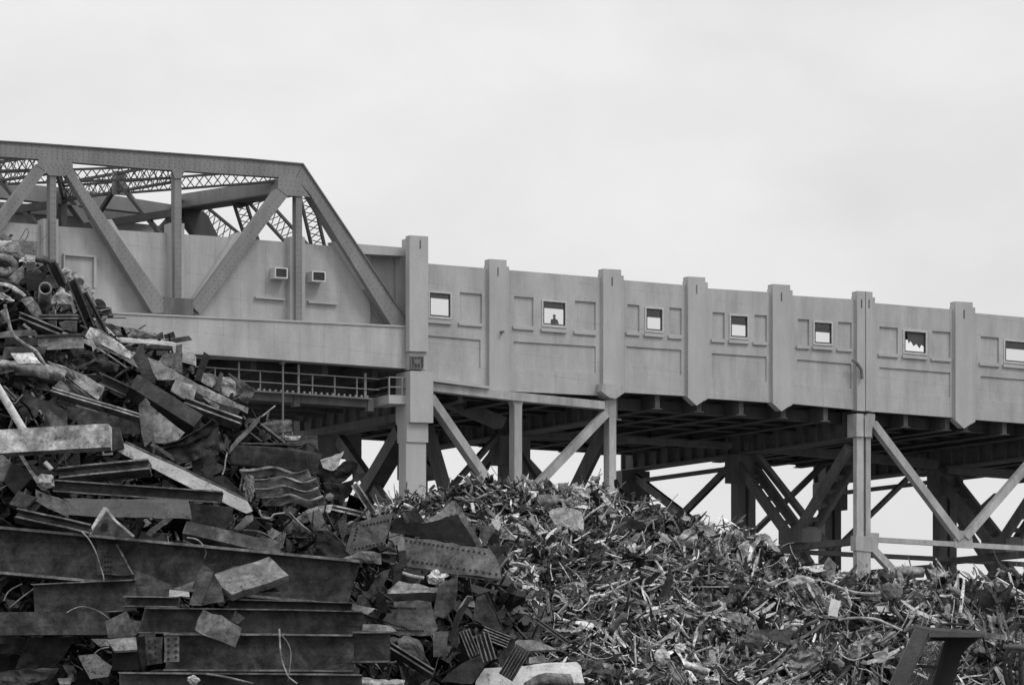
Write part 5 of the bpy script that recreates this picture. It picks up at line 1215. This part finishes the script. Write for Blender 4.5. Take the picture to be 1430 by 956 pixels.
s_('R3', 'curved_sheet', 'metal sheet', 'grey curved sheet with a small hole on the crest', [(740, 225), (830, 230), (905, 235)], [(770, 320), (830, 335), (880, 300)], .2, bulge=.1)
l_('R3', 'round_lump', 'scrap piece', 'rounded grey lump sitting highest on the crest', (940, 168), 48, 38, .24)
s_('R3', 'torn_sheet', 'metal sheet', 'white torn star-shaped sheet right of the rounded lump', [(1040, 175), (1100, 180), (1150, 180)], [(1070, 215), (1110, 245), (1160, 255)], .55, style='paint', dent=.1)
p_('R3', 'white_flake', 'scrap piece', 'white angular flake on the left slope of the crest', [(378, 440), (430, 418), (450, 460), (430, 512), (395, 480)], .62, style='paint')
p_('R3', 'strip', 'metal strip', 'bright short strip below the bonnet panel', [(735, 525), (815, 508), (818, 520), (740, 542)], .65, style='paint')
p_('R3', 'plate', 'metal plate', 'small grey slotted plate on the left crest', [(318, 340), (350, 330), (412, 395), (385, 405)], .28)
s_('R3', 'folded_sheet', 'metal sheet', 'pale folded sheet at the left edge of the shredded heap', [(525, 765), (590, 760), (680, 800)], [(550, 790), (600, 808), (660, 803)], .5, dent=.06)
t_('R3', 'rod', 'metal rod', 'light curved rod arching right of the bonnet panel', [(1090, 400), (1110, 350), (1152, 312)], 6, .42, seg=6)
t_('R3', 'rod', 'metal rod', 'pale rod lying left of the two tangles, high on the slope', [(1265, 680), (1330, 705), (1400, 725)], 7, .5, seg=6)
p_('R4', 'scrap_plate', 'metal plate', 'dark flat panel on the upper slope behind the ridge dip', [(55, 208), (150, 222), (272, 268), (240, 312), (120, 310), (70, 280)], .035)
s_('R4', 'folded_sheet', 'metal sheet', 'light sheet folded in two on the ridge', [(510, 380), (560, 330), (600, 312)], [(545, 388), (580, 375), (612, 335)], .36)
s_('R4', 'folded_sheet', 'metal sheet', 'light leaf-shaped sheet under the folded ridge sheet', [(545, 410), (590, 380), (650, 345)], [(575, 425), (620, 405), (655, 375)], .33)
s_('R4', 'open_sheet', 'metal sheet', 'pale square-cornered sheet standing on the ridge', [(655, 290), (720, 280), (785, 265)], [(690, 350), (740, 370), (782, 362)], .32, style='pitted', dent=.05)
p_('R4', 'white_flake', 'scrap piece', 'small white crown-like flake topping the ridge', [(540, 232), (570, 208), (610, 225), (605, 250), (560, 245)], .6, style='paint')
l_('R4', 'wire_bundle', 'wire bundle', 'round bundle of fine wire on the ridge', (945, 360), 58, 42, .22, freq=6, amp=.35)
s_('R4', 'curved_fender', 'metal sheet', 'ribbed curved fender standing on end near the dark column', [(1025, 385), (975, 430), (950, 500), (965, 580)], [(1045, 400), (1040, 460), (1030, 520), (1025, 580)], .32, dent=.06, style='pitted')
s_('R4', 'wing_sheet', 'metal sheet', 'long curved wing sheet ending the ridge on the right', [(1060, 375), (1130, 345), (1200, 385), (1290, 490), (1350, 605)], [(1080, 395), (1150, 400), (1210, 455), (1270, 540), (1300, 610)], .26, dent=.07, style='pitted')
p_('R4', 'pointed_blade', 'metal plate', 'tall dark spear-shaped blade rising from the slope', [(452, 548), (462, 620), (478, 700), (450, 800), (400, 840), (350, 840), (410, 715), (438, 640)], .045, dy=-.9)
s_('R4', 'flat_strap', 'metal strip', 'long dark flat strap curving across the slope', [(770, 675), (920, 720), (1100, 745), (1225, 795)], [(800, 705), (930, 755), (1100, 775), (1215, 805)], .11, dy=-.9)
t_('R4', 'rod', 'metal rod', 'straight horizontal light rod in the middle of the slope', [(600, 738), (890, 738)], 5, .4, dy=-.9, seg=6)
s_('R4', 'bright_strip', 'metal strip', 'bright curving strip in the left slope', [(340, 540), (385, 590), (420, 650)], [(360, 545), (400, 600), (425, 640)], .6, style='paint')
t_('R4', 'bent_wire', 'bent wire', 'pale zigzag wire frame at the left slope', [(20, 715), (30, 760), (120, 855), (60, 790), (65, 745), (230, 665)], 8, .5, seg=6, dy=-.8, nn=2)
t_('R4', 'rod', 'metal rod', 'thick pale rod pointing up right beside the zigzag frame', [(-10, 868), (110, 808)], 8, .5, seg=6, dy=-.8)
s_('R4', 'crescent_sheet', 'metal sheet', 'white crescent dish below the wing sheet', [(1140, 690), (1200, 700), (1275, 675)], [(1165, 715), (1220, 728), (1270, 700)], .55, style='paint')
s_('R5', 'trough_strip', 'metal strip', 'bright curled channel strip in the middle of the slope', [(650, 258), (700, 300), (780, 305), (860, 265), (890, 225)], [(665, 262), (715, 322), (790, 320), (875, 285), (898, 260)], .55, style='paint')
s_('R5', 'rounded_plate', 'metal plate', 'light oval plate lying under the curled channel strip', [(865, 315), (940, 300), (1040, 310), (1120, 385)], [(890, 335), (960, 360), (1030, 388), (1110, 392)], .35, style='pitted')
p_('R5', 'scrap_plate', 'metal plate', 'flat dark panel with square corners low in the heap', [(1085, 428), (1250, 422), (1412, 438), (1388, 552), (1270, 510), (1180, 500)], .12, dy=-.9)
l_('R5', 'mesh_bundle', 'wire mesh', 'crushed mesh basket left of the flat dark panel', (1110, 520), 125, 58, .12, freq=5, amp=.4, depth=.3)
l_('R5', 'white_block', 'scrap piece', 'rough white block low in the heap, rust at its foot', (412, 640), 62, 66, .52, style='pitted', amp=.25, dy=-.9)
l_('R5', 'white_wad', 'scrap piece', 'small bright white wad right of the rough white block', (552, 570), 42, 38, .72, style='paint', amp=.6, freq=3, dy=-.9)
s_('R5', 'rolled_sheet', 'metal sheet', 'whitish half-rolled sheet near the bottom edge', [(592, 672), (680, 700), (785, 742)], [(585, 725), (660, 760), (760, 782)], .5, style='pitted', bulge=.15, dy=-1.)
t_('R5', 'pipe', 'pipe', 'dull pipe stub slanting at the lower left', [(128, 312), (10, 440)], 30, .14, dy=-.9)
t_('R5', 'rod', 'metal rod', 'pale upright rod, left of a close pair', [(198, 480), (204, 600), (210, 712)], 8, .48, dy=-1., seg=6)
t_('R5', 'rod', 'metal rod', 'pale upright rod, right of a close pair', [(258, 490), (262, 600)], 6, .42, dy=-1., seg=6)
# coil spring
A = pts3('R5', [(425, 250)], -.9)[0]; mb = MB(); P = []
for i in range(70): a = i*.5; P.append(A+Vector((math.cos(a)*.075*A.y/92, math.sin(a)*.075, (.5-i/69)*.42)))
tube_mb(mb, P, .016, 6); finish(mb, 'coil_spring', 'dark coil spring standing under the spear-shaped blade', 'spring', steel(.14), GR, smooth=True)
s_('R6', 'crushed_hull', 'metal sheet', 'large pale crumpled sheet left of the column foot', [(35, 215), (70, 160), (130, 145), (200, 155)], [(80, 235), (130, 222), (170, 205), (225, 200)], .42, style='pitted', bulge=.2, dent=.08)
p_('R6', 'upright_plate', 'metal plate', 'grey plate standing upright against the sky left of the column', [(240, 130), (262, 60), (282, 28), (330, 75), (318, 130), (300, 155)], .26, style='pitted')
l_('R6', 'drum', 'drum', 'rusty round drum with a dark dent right of the column', (655, 238), 66, 60, .15, amp=.3, freq=1.8, style='pitted')
s_('R6', 'tank_end', 'tank', 'round-topped crushed tank on the ridge right of the column', [(665, 92), (750, 86), (840, 95)], [(668, 150), (750, 160), (840, 150)], .25, bulge=.25, style='pitted')
p_('R6', 'dark_flap', 'metal plate', 'dark upright flap on the right of the crushed tank', [(838, 96), (868, 100), (888, 160), (862, 158)], .04)
s_('R6', 'scrap_plate', 'metal panel', 'light sloping panel right of the dark flap', [(866, 98), (930, 108), (990, 132)], [(888, 158), (930, 160), (985, 142)], .33, style='pitted', dent=.04)
p_('R6', 'corner_plate', 'metal plate', 'dark triangular corner plate left of the crushed tank', [(568, 150), (590, 100), (622, 125), (662, 138), (650, 155)], .11)
p_('R6', 'white_tag', 'white card', 'bright white rectangular tag hanging on the slope', [(298, 272), (356, 290), (334, 382), (278, 372)], .75, th=.02, style='paint', dy=-.9)
p_('R6', 'white_card', 'white card', 'bright white square card to the right of the hanging tag', [(560, 318), (612, 318), (630, 350), (572, 349)], .7, th=.02, style='paint', dy=-.8)
# tyre-like coil at the right edge
A = pts3('R6', [(1355, 160)], -.5)[0]; mb = MB()
P = [A+Vector((math.cos(a)*.15, -math.cos(a)*.12, math.sin(a)*.21)) for a in [i*math.pi/14 for i in range(29)]]
tube_mb(mb, P, .055, 10); finish(mb, 'tyre', 'dark tyre standing on the ridge at the right edge', 'tyre', plain('old_rubber', .05, .85), GR, smooth=True)
s_('R6', 'draped_sheet', 'metal sheet', 'pale wrinkled sheet draped at the right edge', [(1208, 175), (1290, 190), (1350, 205), (1430, 235)], [(1230, 245), (1300, 262), (1370, 250), (1440, 262)], .46, style='pitted', dent=.08, bulge=.1)
s_('R6', 'curved_plate', 'metal plate', 'brown curved plate sweeping down left of the draped sheet', [(975, 195), (1050, 225), (1130, 300)], [(1000, 235), (1055, 275), (1100, 320)], .15, bulge=.1)
p_('R6', 'scrap_plate', 'metal plate', 'black broken panel under the draped sheet', [(1150, 225), (1215, 215), (1280, 290), (1250, 380), (1170, 330)], .03)
t_('R6', 'bent_tube', 'metal rod', 'long pale bent tube across the right slope', [(340, 402), (430, 388), (560, 396), (630, 425), (715, 462)], 8, .5, dy=-.9, seg=8)
s_('R6', 'crushed_box', 'metal box', 'crushed open box with pale rim low on the slope', [(10, 650), (80, 600), (190, 558), (225, 590)], [(68, 738), (130, 728), (200, 700), (245, 668)], .2, style='pitted', dent=.08, bulge=.1, dy=-1.)
t_('R6', 'curled_strip', 'metal rod', 'pale curled rim strip hanging left of the crushed box', [(8, 648), (35, 690), (68, 738)], 8, .45, dy=-1.1, seg=6)
s_('R6', 'curved_shell', 'metal sheet', 'light shell-shaped sheet left of the machine', [(382, 612), (400, 560), (480, 515), (565, 482)], [(440, 615), (480, 610), (530, 570), (580, 520)], .3, style='pitted', dent=.12, dy=-1.)
s_('R6', 'funnel_sheet', 'metal sheet', 'pale pointed funnel sheet beside the machine post', [(538, 600), (600, 578), (632, 560)], [(572, 655), (600, 650), (628, 610)], .45, style='paint', dy=-1.)
t_('R6', 'wire_loop', 'wire', 'thin wire loop beside the shell-shaped sheet', [(345, 560), (352, 600), (420, 635), (490, 618), (520, 598)], 4, .4, dy=-1.2, seg=6)
t_('R6', 'cable', 'cable', 'pale cable drooping left of the machine post', [(668, 618), (620, 635), (596, 690), (596, 760)], 7, .42, dy=-1.2, seg=6)
t_('R6', 'strip', 'metal strip', 'pale strap leaning toward the machine roof', [(800, 335), (770, 400), (725, 470)], 8, .35, dy=-1., seg=6)
p_('R6', 'pale_strip', 'metal strip', 'light slanted strip under the brown curved plate', [(1072, 325), (1105, 335), (1150, 430), (1120, 432)], .38, dy=-.8)
p_('R6', 'scrap_plate', 'metal plate', 'dark square panel at the left low on the slope', [(-60, 455), (70, 458), (55, 548), (-20, 520)], .1, dy=-.9)

# ================================================================== MACHINE at bottom right
HEAP['f'] = lambda u, v: 62.
m0 = pts3('R6', [(850, 760)], 0)[0]
mc = empty('loader_cab', Vector((m0.x+1.2, m0.y+1.2, 0)), 'dark loader cab with sloping front post, roof rail and mesh guards', 'loader')
Md = steel(.085, 'paint'); Mdk = plain('cab_black', .012, .7); Mmesh = plain('guard_mesh', .16, .5)
def cb(name, pts, t0, th, mat):
    g = MB(); P = pts3('R6', pts, t0); extr(g, P, th); return g.build(name, mat, mc)
cb('front_post', [(795, 442), (872, 462), (872, 470), (735, 790), (635, 790)], 0, .18, Md)
cb('front_post_face', [(872, 464), (880, 500), (860, 530), (755, 760), (748, 790), (735, 790)], .03, .12, Md)
cb('roof_beam', [(872, 461), (1200, 484), (1200, 497), (1180, 500), (872, 500)], 0, .16, Md)
g = MB(); P = pts3('R6', [(795, 441), (872, 460), (1203, 484)], 0)
for p, q in ((P[0], P[1]), (P[1], P[2])):
    box(g, p, q-p, Vector((0, 1.7, 0)), Vector((0, 0, .05)))
g.build('roof', steel(.12, 'paint'), mc)
g = MB(); P = pts3('R6', [(945, 460, .3), (948, 425, .3), (1070, 428, .3), (1084, 440, .3), (1084, 470, .3)], 0); tube_mb(g, smoothpath(P, 2), .022, 8); g.build('handle', Mdk, mc)
cb('inner_post', [(962, 530), (985, 520), (905, 790), (850, 790)], .5, .12, Mdk)
cb('crossbar', [(806, 660), (922, 668), (920, 685), (800, 676)], .3, .1, Mdk)
cb('dark_interior', [(880, 500), (1185, 500), (1120, 545), (1065, 600), (1040, 690), (1010, 790), (905, 790), (985, 520), (885, 520)], .9, .4, Mdk)  # black panel standing for the shade inside the cab
cb('roof_tail', [(1200, 470), (1320, 488), (1322, 518), (1200, 502)], .2, .1, steel(.2, 'pitted'))
def meshguard(a, b, c, d, n):
    g = MB(); P = pts3('R6', [a, b, c, d], .45)
    for i in range(n+1):
        f = i/n
        bar(g, P[0].lerp(P[1], f), P[3].lerp(P[2], f), .005, .005); bar(g, P[0].lerp(P[3], f), P[1].lerp(P[2], f), .005, .005)
    g.build('mesh_guard', Mmesh, mc)
meshguard((885, 515), (962, 530), (920, 668), (820, 655), 13); meshguard((800, 678), (918, 686), (885, 790), (745, 790), 13)
# lower body, out of the picture below
b0 = Vector((m0.x-.3, m0.y-.2, 0))
g = MB(); box(g, b0+Vector((-.2, .1, 1.1)), Vector((3.4, 0, 0)), Vector((0, 2.2, 0)), Vector((0, 0, 1.9))); g.build('body', Md, mc)
for dx in (.1, 2.3):
    for dy_ in (-.15, 2.15):
        g = MB(); P = [b0+Vector((dx+.5, dy_+k, .62)) for k in (0, .4)]; tube_mb(g, P, .62, 20); g.build('wheel', plain('tyre_rubber', .03, .9), mc)
# hydraulic arm with hoses beside it
ha = empty('hydraulic_arm', Vector((pts3('R6', [(1380, 700)], 0)[0].x, 62, 0)), 'dark hydraulic arm with thick looping hoses at the right edge', 'hydraulic arm')
def hz(name, path, r, mat, dy=0):
    g = MB(); P = pts3('R6', path, dy); tube_mb(g, smoothpath(P, 6), r/4.206/F*62, 12); g.build(name, mat, ha, smooth=True)
hz('hose', [(1345, 560), (1318, 620), (1318, 700), (1340, 800)], 14, Mdk); hz('hose', [(1375, 580), (1350, 640), (1350, 710), (1372, 800)], 13, Mdk, -.2)
hz('hose', [(1440, 600), (1412, 640), (1410, 720), (1420, 800)], 14, Mdk, -.1)
hz('arm_pin', [(1318, 562), (1380, 560), (1450, 570)], 18, Md, .2)
g = MB(); P = pts3('R6', [(1330, 548), (1480, 560), (1480, 596), (1335, 588)], .4); extr(g, P, .3); g.build('arm', Md, ha)
g = MB(); q = pts3('R6', [(1470, 570)], .5)[0]; bar(g, Vector((q.x, q.y, 0)), q, .35, .35, Vector((0, 1, 0))); g.build('mast', Md, ha)
# ================================================================== light, world, camera
w = bpy.data.worlds.new('World'); scene.world = w; w.use_nodes = True
nt = w.node_tree; nt.nodes.clear()
out = nt.nodes.new('ShaderNodeOutputWorld'); bg = nt.nodes.new('ShaderNodeBackground'); nt.links.new(bg.outputs[0], out.inputs[0])
sky = N(nt, 'ShaderNodeTexSky', sky_type='NISHITA'); sky.sun_disc = False; sky.sun_elevation = math.radians(52); sky.sun_rotation = math.radians(125)
bw = N(nt, 'ShaderNodeRGBToBW'); nt.links.new(sky.outputs[0], bw.inputs[0])
tc = N(nt, 'ShaderNodeTexCoord')
mp = N(nt, 'ShaderNodeMapping'); mp.inputs['Scale'].default_value = (1, 1, 1.8); nt.links.new(tc.outputs['Generated'], mp.inputs[0])
n1 = noise_(nt, mp.outputs[0], 9, 3, .5, .25); n2 = noise_(nt, mp.outputs[0], 26, 4, .55, .3)
cl = math_(nt, 'ADD', ramp(nt, n1, .3, .7, 6.9, 7.95), ramp(nt, n2, .3, .7, -.22, .22))     # overcast layer, in the sky texture's own units
sx = N(nt, 'ShaderNodeSeparateXYZ'); nt.links.new(tc.outputs['Generated'], sx.inputs[0])
cl = math_(nt, 'MULTIPLY', cl, ramp(nt, sx.outputs[2], .1, .9, 1.0, 1.6))
cl = math_(nt, 'MULTIPLY', cl, ramp(nt, sx.outputs[0], -.16, .16, 1.05, .97))
v_ = math_(nt, 'ADD', cl, math_(nt, 'MULTIPLY', math_(nt, 'MINIMUM', bw.outputs[0], 8.0), .06))
nt.links.new(v_, bg.inputs[0]); bg.inputs[1].default_value = .1
sl = bpy.data.lights.new('sun', 'SUN'); sl.energy = 1.15; sl.angle = math.radians(18)
so = bpy.data.objects.new('sun', sl); C.objects.link(so)
el, az = math.radians(52), math.radians(125)   # from behind the camera's right shoulder
dirv = Vector((math.sin(az)*math.cos(el), math.cos(az)*math.cos(el), math.sin(el)))
so.rotation_euler = dirv.to_track_quat('Z', 'Y').to_euler()
cam = bpy.data.cameras.new('camera'); co = bpy.data.objects.new('camera', cam); C.objects.link(co)
co.location = (0, 0, EYE); co.rotation_euler = (math.pi/2, 0, 0)
cam.lens = 36*F/1430; cam.sensor_width = 36; cam.shift_x = 0; cam.shift_y = (H0-478)/1430
cam.clip_start = 1; cam.clip_end = 40000
scene.camera = co
vs = scene.view_settings; vs.view_transform = 'Standard'; vs.look = 'None'; vs.exposure = 0; vs.gamma = 1; vs.use_curve_mapping = False
scene.render.resolution_x = 1024; scene.render.resolution_y = 684
scene.render.engine = 'CYCLES'
